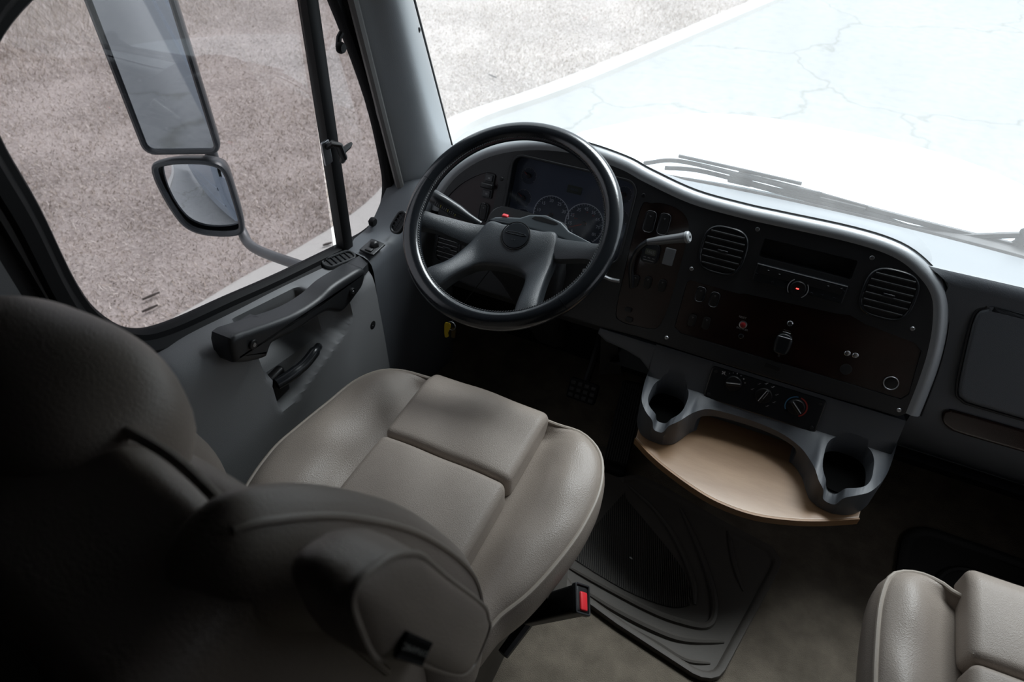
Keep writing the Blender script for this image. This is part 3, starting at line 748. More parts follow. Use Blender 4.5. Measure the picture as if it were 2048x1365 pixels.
# ---- heater panel ----------------------------------------------------------------------------
hp = sub('heater_panel')
HC = (.0085, -.2915)
obj('panel_plate', prism(rrect(.250, .079, .008, 4, *HC), -.012, -.004, .002), CHAR_S, hp, DM)
for sx_ in (-1, 1):
    for sy_ in (-1, 1):
        obj('corner_screw', lathe([(0, 0), (.004, 0), (.0035, .0012), (0, .0015)], 10), CHAR, hp, LM(DM, HC[0]+sx_*.114, HC[1]+sy_*.029, -.004))
KN = [D(1467, 768), D(1527, 792), D(1592, 815)]
for k, (a, b) in enumerate(KN):
    kb = obj('knob', lathe([(0, 0), (.0185, 0), (.018, .004), (.0165, .006), (0, .0065)], 28), BLACK, hp, LM(DM, a, b, -.004))
    rot = (math.radians(12), math.radians(70), math.radians(-42))[k]
    R_ = LM(DM, a, b, .0022, rot)
    obj('knob_grip', rbox(.033, .008, .010, .003, 3, 2), BLACK, hp, R_)
    obj('pointer_line', boxv(-.015, .015, -.0007, .0007, .0050, .0054), PRINT, hp, R_ @ Matrix.Translation((0, .0025, 0)))
    if k == 1: obj('pointer_line', boxv(-.004, .013, -.0006, .0006, .0050, .0054), PRINT_D, hp, R_ @ Matrix.Translation((0, -.0025, 0)))
a, b = KN[0]
for q, an in enumerate((150, 128, 108, 88, 66, 44, 22)):
    obj('dial_tick', boxv(-.0013, .0013, -.0006-.00018*q, .0006+.00018*q, 0, .0003), PRINT if q in (3, 5) else PRINT_D, hp, LM(DM, a+.0245*math.cos(math.radians(an)), b+.0245*math.sin(math.radians(an)), -.0035, math.radians(an)))
fanp = []
for q in range(4):
    t = q*PI/2+.4
    fanp.append(xf(prism([(0, 0), (.004, .0006), (.0042, .003), (.0015, .0025)], 0, .0003), Matrix.Rotation(t, 4, 'Z')))
obj('fan_symbol', join(*fanp), PRINT, hp, LM(DM, a-.0275, b+.0165, -.0035))
a, b = KN[1]
for an in (170, 128, 95, 62, 20, -20, -58):
    pr_ = join(boxv(-.003, .001, -.0006, .0006, 0, .0003), xf(boxv(-.001, .003, -.0005, .0005, 0, .0003), Matrix.Translation((.001, .002, 0)) @ Matrix.Rotation(.6, 4, 'Z')), boxv(.0, .0012, .0002, .003, 0, .0003))
    obj('airflow_symbol', pr_, PRINT if an in (95, 62) else PRINT_D, hp, LM(DM, a+.027*math.cos(math.radians(an)), b+.027*math.sin(math.radians(an)), -.0035))
a, b = KN[2]
obj('cold_arc', flat_arc(.0215, .0238, 215, 95, 20, a, b, -.0036), PRINT_B, hp, DM)
obj('hot_arc', flat_arc(.0210, .0240, 80, -60, 24, a, b, -.0036), PRINT_R, hp, DM)

# ---- round-square air vents -------------------------------------------------------------------
def vent(a, b, w, h, nslat=6, tabs=True, lit=0):
    v = sub('air_vent')
    obj('vent_rim', frame_ring(superell(w, h, 3.0, 44), .006, -.02, .005, .002), CHAR_S, v, LM(DM, a, b))
    obj('vent_well', prism(superell(w-.010, h-.010, 3.0, 40), -.02, .0006), BLACK, v, LM(DM, a, b))
    for k in range(nslat):
        y = (-.5+(k+.5)/nslat)*(h-.020); hw = (w/2-.008)*(1-abs(2*y/(h-.008))**3.2)**(1/3.2)
        s = xf(boxv(-hw, hw, -.0010, .0010, -.006, .006), Matrix.Translation((0, y, .0015)) @ Matrix.Rotation(math.radians(-28), 4, 'X'))
        obj('slat', s, VANE, v, LM(DM, a, b))
    for k in range(4):
        x = (-.5+(k+.5)/4)*(w-.03); obj('vertical_vane', boxv(x-.0006, x+.0006, -h*.33, h*.33, .0004, .0008), CHAR, v, LM(DM, a, b))
    obj('vent_tab', rbox(.022, .004, .008, .0015, 2, 2), CHAR_S, v, LM(DM, a, b, .006))
    return v
vent(-.167, .006, .098, .105); vent(.168, .003, .100, .104)
vent(-.822, -.158, .072, .088, 6)

# ---- radio and storage slot -------------------------------------------------------------------
rd = sub('car_radio')
obj('radio_face', prism(rrect(.184, .040, .003, 3, .0005, -.019), -.02, .005, .0015), CHAR_S, rd, DM)
obj('chrome_strip', boxv(-.090, .091, -.0024, -.0006, .004, .0062), SILVER, rd, DM)
obj('cassette_door', prism(rrect(.168, .016, .002, 3, .0, -.013), .004, .0062, .0006), BLACK, rd, DM)
obj('lower_strip', boxv(-.090, .091, -.0262, -.0255, .0048, .0055), CHAR_S, rd, DM)
for a, b in ((-.065, -.010), (-.042, -.012), (-.086, -.022), (-.088, -.027), (-.05, -.031), (.055, -.011), (.082, -.009), (.086, -.012), (.05, -.031), (.03, -.033), (.075, -.031)):
    obj('radio_button', rbox(.006, .0026, .003, .0008, 1, 1), CHAR_S, rd, LM(DM, a, b, .006))
for a, b in ((-.065, -.0095), (-.042, -.0115), (.056, -.0095), (.081, -.008)):
    obj('button_mark', boxv(-.0016, .0016, -.0004, .0004, 0, .0002), PRINT, rd, LM(DM, a, b, .0077))
kn_ = obj('volume_knob', lathe([(0, -.004), (.0165, -.004), (.016, .003), (.0145, .005), (0, .0045)], 28), BLACK, rd, LM(DM, .002, -.031, .005))
for s_ in (-1, 1):
    obj('knob_ring', flat_arc(.0195, .0212, 90+s_*90-55, 90+s_*90+40, 10, .002, -.031, .0068), SILVER, rd, DM)
obj('status_light', boxv(-.0028, .0028, -.0012, .0012, 0, .001), LED, rd, LM(DM, .001, -.038+.007, .0098))
# ---- veneer panel fittings ----------------------------------------------------------------------
def rocker(a, b, w, h, parent=None, lit=PRINT_D, sym=0, nm='rocker_switch', bez=True):
    r = sub(nm)
    if bez: obj('switch_bezel', frame_ring(rrect(w, h, w*.38, 5), .0025, -.004, .003, .001), CHAR_S, r, LM(DM, a, b))
    me_ = prism(rrect(w-.005, h-.005, w*.3, 5), -.004, .003, .0018)
    V = [(x, y, z+(.003*(y/h) if z > 0 else 0)) for x, y, z in me_[0]]
    obj('rocker', (V, me_[1]), BLACK, r, LM(DM, a, b))
    if sym is not None:
        g = xf(boxv(-.0022, .0022, -.0005, .0005, 0, .0003), Matrix.Translation((0, .001, 0)))
        g2 = boxv(-.0004, .0004, -.002, .002, 0, .0003)
        obj('switch_symbol', join(g, g2), lit, r, LM(DM, a, b+h*.24, .0045))
    return r
rocker(-.187, -.100, .021, .036); rocker(-.155, -.103, .021, .036)
rocker(-.188, -.163, .021, .034, bez=False); rocker(-.157, -.160, .021, .034, bez=False)
for (px, py), t_ in (((1485, 636), 'RESET'), ((1484, 659), 'BREAKER')):
    a, b = D(px, py); text(t_, .0062, LM(DM, a, b, -.0032), PRINT_D, dash, 'button_lettering')
a, b = D(1486, 650)
rb = sub('breaker_button')
obj('button_ring', lathe([(0, -.004), (.0085, -.004), (.0085, .0), (.0065, .001), (0, .0005)], 20), STEEL, rb, LM(DM, a, b))
obj('button_cap', lathe([(0, 0), (.0066, 0), (.0062, .004), (.004, .0055), (0, .006)], 18), REDK, rb, LM(DM, a, b))
a, b = D(1482, 673); obj('pilot_socket', lathe([(0, -.004), (.006, -.004), (.006, .0), (.004, .001), (.0035, -.001), (0, -.001)], 16), CHROME if False else CHAR_S, dash, LM(DM, a, b))
a, b = D(1567, 684)
pl = sub('toggle_guard')
obj('guard_body', prism([tuple(p) for p in cr([(-.012, -.026), (.012, -.026), (.017, -.005), (.014, .014), (.0, .020), (-.014, .014), (-.017, -.005)], 4, True)], -.004, .010, .005, 3), CHAR_S, pl, LM(DM, a, b))
obj('guard_rib', tube([(-.014, .012, .0105), (0, .0125, .012), (.014, .012, .0105)], .0012, 6), STEEL, pl, LM(DM, a, b))
obj('guard_rib', tube([(-.008, .022, .004), (0, .0225, .005), (.008, .022, .004)], .0010, 6), STEEL, pl, LM(DM, a, b))
obj('guard_tip', tube([(0, -.020, .004), (0, -.034, .006)], [.004, .002], 8), BLACK, pl, LM(DM, a, b))
def screw_at(a, b, r=.0048, d=0.0, nm='panel_screw', mt=STEEL):
    s = obj(nm, lathe([(0, -.002), (r, -.002), (r, .0006), (r*.75, .0020), (r*.35, .0021), (r*.3, .0008), (0, .0008)], 16), mt, dash, LM(DM, a, b, d)); return s
a, b = D(1580, 648); screw_at(a, b, .0062, -.003, 'knurled_nut', CHROME)
for px in (1695, 1711):
    a, b = D(px, 708+(px-1695)*.25); screw_at(a, b, .0062, -.003, 'knurled_nut', CHROME)
a, b = D(1692, 740); obj('blank_plug', lathe([(0, -.003), (.012, -.003), (.0115, .0), (0, .0008)], 20), CHAR, dash, LM(DM, a, b, -.002))
a, b = D(1782, 767)
sk_ = sub('power_socket')
obj('socket_ring', frame_ring(circ(.0148, 32), .0022, -.006, .0015, .0006), STEEL, sk_, LM(DM, a, b))
obj('socket_well', lathe([(0, -.006), (.0125, -.006), (.0125, .0), (.011, .0004), (0, .0002)], 28), BLACK, sk_, LM(DM, a, b))
for px, py in ((1515, 459), (1744, 516), (1383, 538), (1333, 676), (1825, 658), (1798, 821), (1287, 391), (1003, 358)):
    a, b = D(px, py); screw_at(a, b, .0047 if px < 1850 and px != 1287 and px != 1003 else .005, 0, 'panel_screw', STEEL if px not in (1287, 1003) else BLACK)
obj('panel_catch', prism(rrect(.036, .010, .002), -.004, .001, .001), BLACK, dash, LM(DM, *D(1545, 735)))

# ---- pod right of the wheel: switches, gauge, pad ---------------------------------------------
for (x, y) in ((-.338, .028), (-.306, .030)):
    rocker(x, y, .026, .050, lit=PRINT_D)
a, b = D(1301, 507)
cc = sub('cruise_display')
obj('display_body', prism(rrect(.040, .046, .012, 5), -.004, .004, .002), CHAR_S, cc, LM(DM, a, b))
obj('display_window', prism(rrect(.024, .013, .002), .004, .0045), LCD, cc, LM(DM, a, b+.003))
text('1865', .0095, LM(DM, a, b+.003, .0047), PRINT_D, cc, 'display_digits')
for q in (-.010, .0, .010): obj('display_mark', boxv(-.003, .003, -.0006, .0006, 0, .0002), PRINT_D, cc, LM(DM, a+q, b-.010, .0042))
obj('display_mark', boxv(-.012, .012, -.0006, .0006, 0, .0002), PRINT_D, cc, LM(DM, a, b-.016, .0042))
a, b = D(1338, 514); obj('pale_pad', prism(rrect(.023, .038, .002), -.004, .003, .001), mat('pale_grey_pad', (.16, .165, .175), .5), dash, LM(DM, a, b))
for px, py in ((1270, 563), (1295, 566), (1324, 572)):
    a, b = D(px, py); rocker(a, b, .022, .034, bez=False)
for px, py in ((1256, 620), (1258, 640)):
    a, b = D(px, py); obj('small_button', prism(rrect(.016, .010, .003), -.004, .002, .001), BLACK, dash, LM(DM, a, b))
# hand valve lever with pale grip and round end
hv = sub('hand_lever')
def DPT(px, py, d):
    a, b = D(px, py, d); return np.array(DP(a, b, d))
obj('lever_stem', tube(cr([DPT(1263, 575, .0), DPT(1263, 530, .02), DPT(1276, 500, .035), DPT(1297, 483, .045)], 6), [.006]*12+[.007]*7, 10), CHAR_S, hv)
gA, gB = DPT(1296, 484, .045), DPT(1372, 475, .062)
obj('lever_grip', tube([gA, gA*.7+gB*.3, gA*.3+gB*.7, gB], [.007, .0095, .0100, .0115], 14), mat('lever_grey', (.14, .145, .15), .25), hv)
obj('lever_end', tube([gB, gB+(gB-gA)/np.linalg.norm(gB-gA)*.006, gB+(gB-gA)/np.linalg.norm(gB-gA)*.0085], [.0128, .0128, .010], 18), mat('lever_grey2', (.30, .31, .32), .3), hv)
obj('end_screw', tube([gB+(gB-gA)/np.linalg.norm(gB-gA)*.008, gB+(gB-gA)/np.linalg.norm(gB-gA)*.0095], .0032, 10), BLACK, hv)

# ---- headlight switch and dimmer on the left veneer --------------------------------------------
a, b = D(977, 372)
hs_ = sub('headlight_switch')
obj('switch_plate', prism(rrect(.026, .060, .004, 3), -.003, .002, .001), CHAR, hs_, LM(DM, a, b))
obj('switch_paddle', rbox(.032, .012, .016, .003, 2, 2), BLACK, hs_, LM(DM, a, b, .008))
for s_ in (-1, 1): obj('switch_key', prism(rrect(.019, .016, .002), .002, .0045, .001), CHAR_S, hs_, LM(DM, a, b+s_*.019))
for s_ in (-1, 1): obj('switch_symbol', boxv(-.003, .003, -.002, .002, .0045, .0048), PRINT_D, hs_, LM(DM, a, b+s_*.019))
a, b = D(967, 425); rocker(a, b, .024, .046, lit=PRINT_D, nm='dimmer_switch')

# ---- instrument cluster -------------------------------------------------------------------------
ic = sub('instrument_cluster')
obj('dial_board', prism(off(CLUS, -.001), -.036, -.030), DIAL, ic, DM)
obj('cluster_lens', ([(p[0], p[1], -.006) for p in off(CLUS, -.002)], [list(range(len(CLUS)))]), GLASS_L, ic, DM, smooth=False)
obj('cluster_bezel', frame_ring(off(CLUS, .004), .006, -.004, .003, .0015), CHAR, ic, DM)
def dial(a, b, r, nums, a0, a1, ns, ts, tmat=PRINT_D, needle=None, tick_n=0):
    obj('dial_face', lathe([(0, 0), (r*1.0, 0), (r, .0004), (0, .0004)], 40), mat('dial_dark_glare', (.035, .042, .058), .6), ic, LM(DM, a, b, -.0300))  # dark face colour also lifted for glare on the lens
    obj('dial_ring', flat_arc(r*.965, r*1.01, a0, a1, 60, a, b, -.0292), tmat, ic, DM)
    for k in range(tick_n+1):
        t = math.radians(a0+(a1-a0)*k/max(tick_n, 1))
        obj('dial_tick', boxv(r*.90, r*.97, -.0004, .0004, 0, .0002), PRINT, ic, LM(DM, a, b, -.0293, t))
    for s_, an in nums:
        t = math.radians(an)
        text(s_, ns, LM(DM, a+r*.74*math.cos(t), b+r*.74*math.sin(t), -.0292, 0), PRINT, ic, 'numeral', .0001)
    if needle is not None:
        obj('needle', prism([(-.006, -.0016), (r*.8, -.0004), (r*.8, .0004), (-.006, .0016)], 0, .0008), NEEDLE, ic, LM(DM, a, b, -.0275, math.radians(needle)))
        obj('needle_hub', lathe([(0, 0), (.006, 0), (.005, .003), (0, .0034)], 18), BLACK, ic, LM(DM, a, b, -.0285))
AT, BT = D(1102, 430, -.03); AS, BS = D(1168, 448, -.03)
dial(AT, BT, .0455, [('5', 202), ('10', 172), ('15', 137), ('20', 100), ('25', 62), ('30', 26)], 230, 0, .0105, .002, PRINT, 215, 24)
dial(AS, BS, .0475, [('5', 224), ('15', 190), ('25', 157), ('35', 124), ('45', 93), ('55', 61), ('65', 30), ('75', 0), ('85', -32)], 235, -50, .0105, .002, PRINT, 205, 34)
for px, py, r in ((1058, 352, .0195), (1047, 396, .0205), (1046, 432, .018), (1248, 390, .019), (1241, 436, .019)):
    a, b = D(px, py, -.03)
    dial(a, b, r, [], 215, -35, .004, .001, PRINT_D, 150, 6)
a, b = D(1149, 380, -.03)
obj('trip_display', prism(rrect(.036, .018, .002), -.030, -.0288), LCD, ic, DM @ Matrix.Translation((a, b, 0)))
text('00000', .008, LM(DM, a, b, -.0286), DIAL, ic, 'display_digits', .0001)
for px, py, t_ in ((1152, 437, 'km/h'), (1175, 425, '60'), (1187, 432, '80'), (1147, 430, '40')):
    a, b = D(px, py, -.03); text(t_, .0045, LM(DM, a, b, -.0291), PRINT_R, ic, 'small_numeral', .0001)

# ---- left wing between the door and the panel ----------------------------------------------------
wg = []
for y in np.linspace(1.048, 1.34, 26):
    zt = .598-.05*(y-1.048)+.085*sstep(1.14, 1.30, y); xi = -.868+.05*sstep(1.10, 1.36, y)
    pr = [(-.950, zt+.006), (-.92, zt+.003), (xi-.022, zt-.002), (xi-.010, zt-.008), (xi-.002, zt-.020), (xi+.001, zt-.04), (xi, zt-.10), (xi-.006, zt-.25), (xi-.02, .12), (xi-.03, .02)]
    wg.append([(x, y, z) for x, z in pr])
obj('side_wing', loft(wg, False), GREY_D, dash)
mq = U(745, 495, 'z', .603)
ms = sub('mirror_switch')
obj('switch_plate', xf(rbox(.040, .052, .006, .002, 2, 2), Matrix.Translation(tuple(mq)) @ Matrix.Rotation(.1, 4, 'Y')), CHAR, ms)
obj('switch_knob', xf(lathe([(0, 0), (.013, 0), (.011, .008), (.006, .012), (0, .0125)], 6), Matrix.Translation((mq[0]+.002, mq[1]+.006, mq[2]+.003))), BLACK, ms)
obj('switch_key', xf(rbox(.018, .012, .007, .002, 2, 2), Matrix.Translation((mq[0]+.002, mq[1]-.016, mq[2]+.003))), BLACK, ms)
slot_vent(dash, U(786, 466, 'z', .61), U(812, 424, 'z', .655), .034, .6, 4)
obj('grommet', xf(lathe([(0, 0), (.017, 0), (.016, .004), (.010, .006), (0, .0055)], 20), frame(U(742, 650, 'x', -.866), (0, 1, 0), (0, 0, 1), (1, 0, 0))), BLACK, dash)
# knee bolster under the panel (dark)
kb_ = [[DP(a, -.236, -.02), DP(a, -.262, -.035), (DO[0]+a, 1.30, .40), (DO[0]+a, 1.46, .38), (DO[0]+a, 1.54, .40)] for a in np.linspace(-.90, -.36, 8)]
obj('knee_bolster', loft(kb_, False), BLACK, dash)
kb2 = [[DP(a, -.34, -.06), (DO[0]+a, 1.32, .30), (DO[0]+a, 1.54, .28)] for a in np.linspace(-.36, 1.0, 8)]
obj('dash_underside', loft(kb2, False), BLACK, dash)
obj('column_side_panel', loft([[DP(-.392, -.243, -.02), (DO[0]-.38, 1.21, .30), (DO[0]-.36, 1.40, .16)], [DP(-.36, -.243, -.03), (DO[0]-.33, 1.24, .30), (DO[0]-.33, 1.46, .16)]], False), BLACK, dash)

# ---- wooden tray ------------------------------------------------------------------------------------
BIRCH = mat('varnished_birch', (.37, .225, .122), .38, var=.4, vscale=5, col2=(.28, .16, .08), stretch=(1.2, 5, 1), bump=.05, bscale=60, coat=.25)
tray = empty('wooden_tray', (.07, 1.1, .30), 'light birch plywood tray with a bowed front edge under the heater controls', 'tray')
tf = [tuple(U(px, py, 'z', .305)[:2]) for px, py in ((1272, 876), (1300, 906), (1340, 940), (1400, 982), (1450, 1008), (1510, 1028), (1580, 1038), (1650, 1040), (1718, 1036))]
TP = [tuple(p) for p in cr(tf, 5)]+[(.321, 1.10), (.321, 1.196), (-.182, 1.196), (-.182, 1.10)]
obj('tray_board', prism(TP, .288, .305, .0015, 2), BIRCH, tray)
TFr = [tuple(p) for p in cr(tf, 5)]
band = [[(p[0], p[1], .2865) for p in TFr], [(p[0], p[1], .3055) for p in TFr]]
cen = np.array([.07, 1.3])
outb = [[(p[0]+(p[0]-cen[0])*.008, p[1]+(p[1]-cen[1])*.014, z) for p in TFr] for z in (.2865, .3055)]
obj('edge_band', loft([band[0], outb[0], outb[1], band[1]], False), mat('birch_edge', (.34, .18, .075), .42, var=.3, vscale=30, stretch=(1, 1, 14)), tray)

# ================================================================ steering wheel and column
WT = math.radians(56.4); WC = np.array([-.518, 1.075, .782])
WN = np.array([0, -math.cos(WT), math.sin(WT)]); WY = np.array([0, math.sin(WT), math.cos(WT)])
WM_ = frame(WC, (1, 0, 0), WY, WN)
sw = empty('steering_wheel', tuple(WC), 'black leather-wrapped four-spoke steering wheel in front of the driver seat', 'steering wheel')
RW, rw = .2128, .0195
rings = []
NS = 128
for k in range(NS):
    t = 2*PI*k/NS; c, s = math.cos(t), math.sin(t)
    rings.append([((RW+rw*math.cos(q)*(1+0))*c, (RW+rw*math.cos(q))*s, rw*.92*math.sin(q)) for q in np.linspace(0, 2*PI, 20, endpoint=False)])
rimo = obj('rim', loft(rings+[rings[0]], True), WHEELM, sw, WM_)
st = []
for k in range(230):
    t = 2*PI*(k+.5)/230
    if 1: st.append(xf(boxv(-.0019, .0019, -.0009, .0009, -.0006, .0006), Matrix.Rotation(t, 4, 'Z') @ Matrix.Translation((RW-rw*.93, 0, rw*.42)) @ Matrix.Rotation(PI/2+.5, 4, 'Z') @ Matrix.Rotation(.9, 4, 'X')))
tag(obj('stitching', join(*st), mat('stitch_dark', (.10, .105, .11), .6), rimo, WM_, smooth=False), kind='stuff')
for an in (168, -38):     # wrap seams
    t = math.radians(an)
    obj('wrap_seam', loft([[((RW+(rw+.0006)*math.cos(q))*math.cos(t+e), (RW+(rw+.0006)*math.cos(q))*math.sin(t+e), (rw*.92+.0006)*math.sin(q)) for q in np.linspace(0, 2*PI, 16, endpoint=False)] for e in (-.004, .004)], True), CHAR_S, rimo, WM_)
DH = -.055
def dz(x, y): r = math.hypot(x, y); return DH+.050*sstep(.075, .200, r)
outer = cr([(-.156, -.158), (-.112, -.112), (-.092, -.055), (-.072, .012), (-.035, .0175), (.008, .021), (.050, .024), (.084, .026), (.100, -.035), (.106, -.088), (.124, -.170)], 6)
inner = cr([(-.104, -.192), (-.078, -.130), (-.066, -.108), (-.056, -.094), (-.035, -.083), (.006, -.076), (.036, -.077), (.050, -.082), (.058, -.091), (.066, -.115), (.080, -.192)], 6)
rg = []
prof = [(-.012, -.034), (.0, -.020), (.008, -.007), (.03, -.0015), (.08, .001), (.2, .004), (.35, .006), (.5, .007), (.65, .006), (.8, .004), (.92, .001), (.97, -.002), (.992, -.008), (1.0, -.020), (1.012, -.034)]
for s, dd in prof:
    rg.append([((a*(1-s)+b*s)[0], (a*(1-s)+b*s)[1], dz(*(a*(1-s)+b*s))+dd) for a, b in zip(outer, inner)])
pad = obj('horn_pad', loft(rg, False), PADM, sw, WM_, ang=60)
# emblem
eb = obj('emblem_disc', lathe([(0, 0), (.0295, 0), (.0295, .0055), (.028, .0075), (.024, .0080), (0, .0085)], 40), PADS, sw, LM(WM_, .004, -.006, DH+.001, .07))
obj('emblem_groove', tube(arc3(.0312, 0, 360, 40, 0, 0, .0065)[:-1], .0013, 6, True), BLACK, eb, LM(WM_, .004, -.006, DH+.001))
LZ = [(-.0235, .004), (-.018, .0062), (0, .0078), (.018, .0062), (.0235, .004), (.018, .0018), (0, .0014), (-.018, .0018)]
LZ = [tuple(p) for p in cr(LZ, 3, True)]
obj('emblem_badge', frame_ring(LZ, .0009, .0075, .0094, .0003), PADM, eb, LM(WM_, .004, -.006, DH+.001, .05))
text('FREIGHTLINER', .0048, LM(WM_, .004, -.0014, DH+.0096, .05), PADM, eb, 'emblem_lettering', .0003)
obj('horn_symbol', join(boxv(-.004, .003, -.0004, .0004, 0, .0004), boxv(.002, .0035, -.0014, .0014, 0, .0004), boxv(-.0045, -.0035, -.001, .001, 0, .0004)), PADM, eb, LM(WM_, .004, -.0165, DH+.0094, .05))
# side spokes
def spoke(P0, P1, w0, w1, nm='spoke'):
    rr = []
    for t in np.linspace(0, 1, 10):
        c = np.array(P0)*(1-t)+np.array(P1)*t; w = w0+(w1-w0)*t+.012*sstep(.8, 1, t)
        ex = np.array(P1)-np.array(P0); ex = ex/np.linalg.norm(ex); ey = np.array([-ex[1], ex[0]])
        d = dz(c[0], c[1])-.004*(1-t)
        sec = []
        for u, v in ((-1, -.026), (-1.02, -.010), (-.95, -.002), (-.6, .002), (0, .003), (.6, .002), (.95, -.002), (1.02, -.010), (1, -.026)):
            q = c+ey*u*w/2; sec.append((q[0], q[1], d+v))
        rr.append(sec)
    return obj(nm, loft(rr, True), PADM, sw, WM_)
spoke((-.066, -.022), (-.197, -.040), .056, .030); spoke((.085, -.006), (.203, -.010), .052, .032)
# hub behind the pad
obj('hub', lathe([(0, -.084), (.032, -.084), (.034, -.075), (.03, -.068), (0, -.067)], 24), BLACK, sw, WM_ @ Matrix.Translation((.008, -.028, 0)))
# column
colm = empty('steering_shroud', (-.518, 1.30, .45), 'dark steering column shroud with signal stalk behind the steering wheel', 'shroud')
def W3(a, b, d): return np.array(WM_ @ Vector((a, b, d)))
sh = []
for d, hw, hh, oy in ((-.085, .085, .055, .012), (-.10, .095, .062, .010), (-.16, .092, .060, .0), (-.24, .075, .055, -.01), (-.40, .06, .05, -.03), (-.60, .05, .045, -.05)):
    sh.append([tuple(W3(p[0], p[1]+oy, d)) for p in rrect(2*hw, 2*hh, .03, 5)])
obj('shroud', loft(sh, True, True, True), CHAR, colm)
# pale top cover of the column with the slotted grip
def WP(px, py, d):
    p = UP(px, py, WC+WN*d, WN)-WC; return np.array([p[0], p @ WY])
z4 = lambda x, y: (780+x/3.034, 230+y/3.034)
dC = -.070
tc_ = [tuple(WP(*z4(*p), dC)) for p in ((595, 636), (640, 618), (690, 617), (790, 622), (850, 603), (950, 607), (1040, 650), (1090, 705), (1235, 782), (1150, 800), (1010, 740), (800, 680))]
tcv = obj('top_cover', prism(ccw(tc_), dC-.05, dC, .004, 3), mat('cover_bluegrey', (.085, .098, .108), .35), colm, WM_)
slot = [tuple(WP(*z4(*p), dC)) for p in ((862, 628), (880, 617), (920, 620), (1005, 650), (1020, 662), (1000, 668), (890, 640))]
obj('slot_recess', prism(ccw(slot), dC-.002, dC+.0006), BLACK, tcv, WM_)
rs = UP(*z4(700, 621), WC+WN*(dC-.006), WN)
obj('hazard_switch', xf(rbox(.014, .010, .012, .002, 2, 2), Matrix.Translation(tuple(rs))), RED, colm)
# turn-signal stalk, left
sA = UP(*z4(480, 625), WC+WN*-.085, WN); sB = UP(*z4(262, 495), WC+WN*-.055, WN)
dv_ = (sB-sA)/np.linalg.norm(sB-sA)
stk = obj('signal_stalk', tube([sA-dv_*.03, sA, sA*.7+sB*.3, sA*.3+sB*.7, sB, sB+dv_*.006], [.008, .010, .015, .0165, .0165, .012], 18), mat('stalk_grey', (.035, .038, .042), .28), colm)
up_ = np.array(WN)-dv_*(WN @ dv_); up_ /= np.linalg.norm(up_); sd = np.cross(dv_, up_)
nrm = (-sd*.72+up_*.69); nrm = -sd if (-sd)[2] > 9 else nrm
# printed markings on the stalk
view = CAM-(sA+sB)/2; view = view-dv_*(view @ dv_); view /= np.linalg.norm(view)
tng = np.cross(view, dv_)
if tng[2] < 0: tng = -tng
for k in range(12):
    f = .30+.05*k; q = sA*(1-f)+sB*f
    nr2 = view*math.cos(.75)-tng*math.sin(.75); side = np.cross(nr2, dv_)
    obj('stalk_mark', xf(boxv(-.0007, .0007, -.003-(k % 3)*.001, .003, -.0003, .0003), frame(q+nr2*.0164, dv_, np.cross(nr2, dv_), nr2)), PRINT_D if k % 4 else mat('yellow_print', (.45, .40, .08), .6), stk)
# right: short bright column lever
tA = UP(*z4(1290, 980), WC+WN*-.12, WN); tB = UP(*z4(1392, 1010), WC+WN*-.12, WN)
obj('tilt_lever', tube(cr([tA+(tA-tB)*1.2, tA, (tA+tB)/2+np.array((0, 0, -.002)), tB], 4), .0042, 8), STEEL, colm)
# key with yellow tag hanging under the column
key = empty('key_fob', tuple(U(893, 655, 'y', 1.14)), 'yellow plastic key tag hanging below the steering wheel rim', 'key tag')
kq = U(895, 662, 'y', 1.14)
KF = frame(kq, (1, 0, 0), (0, .25, .97), (0, -.97, .25))
obj('tag', prism([tuple(p) for p in cr([(-.006, -.020), (.004, -.016), (.002, -.006), (.006, .004), (.008, .016), (.004, .024), (-.008, .022), (-.010, .008)], 4, True)], -.0015, .0015, .0008), YELLOW, key, KF)
obj('ring', tube([tuple(Vector((.012*math.cos(t)+.010, .012*math.sin(t)+.018, 0))) for t in np.linspace(0, 2*PI, 20, endpoint=False)], .0012, 6, True), STEEL, key, KF)
obj('key_blade', prism(rrect(.012, .03, .004, 3, .018, .0), -.001, .001), mat('brass_dull', (.20, .14, .06), .4, 1.0), key, KF)
obj('cord', tube(cr([tuple(KF @ Vector((.01, .028, 0))), tuple(KF @ Vector((.03, .08, -.02))), tuple(W3(-.05, -.07, -.12))], 6), .0012, 6), BLACK, key)

# ================================================================ pedals
pb = empty('brake_pedal', (-.37, 1.33, .10), 'black studded brake pedal deep in the footwell', 'pedal')
PF = frame(U(1165, 783, 'y', 1.27), (1, 0, 0), (0, .55, .835), (0, -.835, .55))
obj('pedal_pad', prism(rrect(.085, .060, .008, 4), -.008, .004, .003), RUBBER, pb, PF)
for i in range(4):
    for j in range(3):
        obj('stud', rbox(.014, .011, .006, .002, 1, 2), mat('worn_rubber', (.05, .052, .056), .4), pb, LM(PF, (i-1.5)*.020, (j-1)*.018, .005))
obj('pedal_arm', tube([tuple(PF @ Vector((0, 0, -.006))), tuple(PF @ Vector((0, .08, -.03))), (PF.translation.x, 1.46, .36)], .010, 8), BLACK, pb)
pc = empty('accelerator_pedal', (-.25, 1.2, .0), 'long ribbed black accelerator pedal beside the lower console', 'pedal')
a0 = np.array([-.236, 1.165, .030]); a1 = np.array([-.262, 1.36, .165])
yx = (a1-a0)/np.linalg.norm(a1-a0); xx_ = np.array([1., .13, 0]); xx_ -= yx*(xx_ @ yx); xx_ /= np.linalg.norm(xx_); nn_ = np.cross(xx_, yx)
AF = frame((a0+a1)/2, xx_, yx, nn_)
Lp = np.linalg.norm(a1-a0)
obj('pedal_plate', prism(rrect(.066, Lp, .010, 4), -.010, .0, .003), RUBBER, pc, AF)
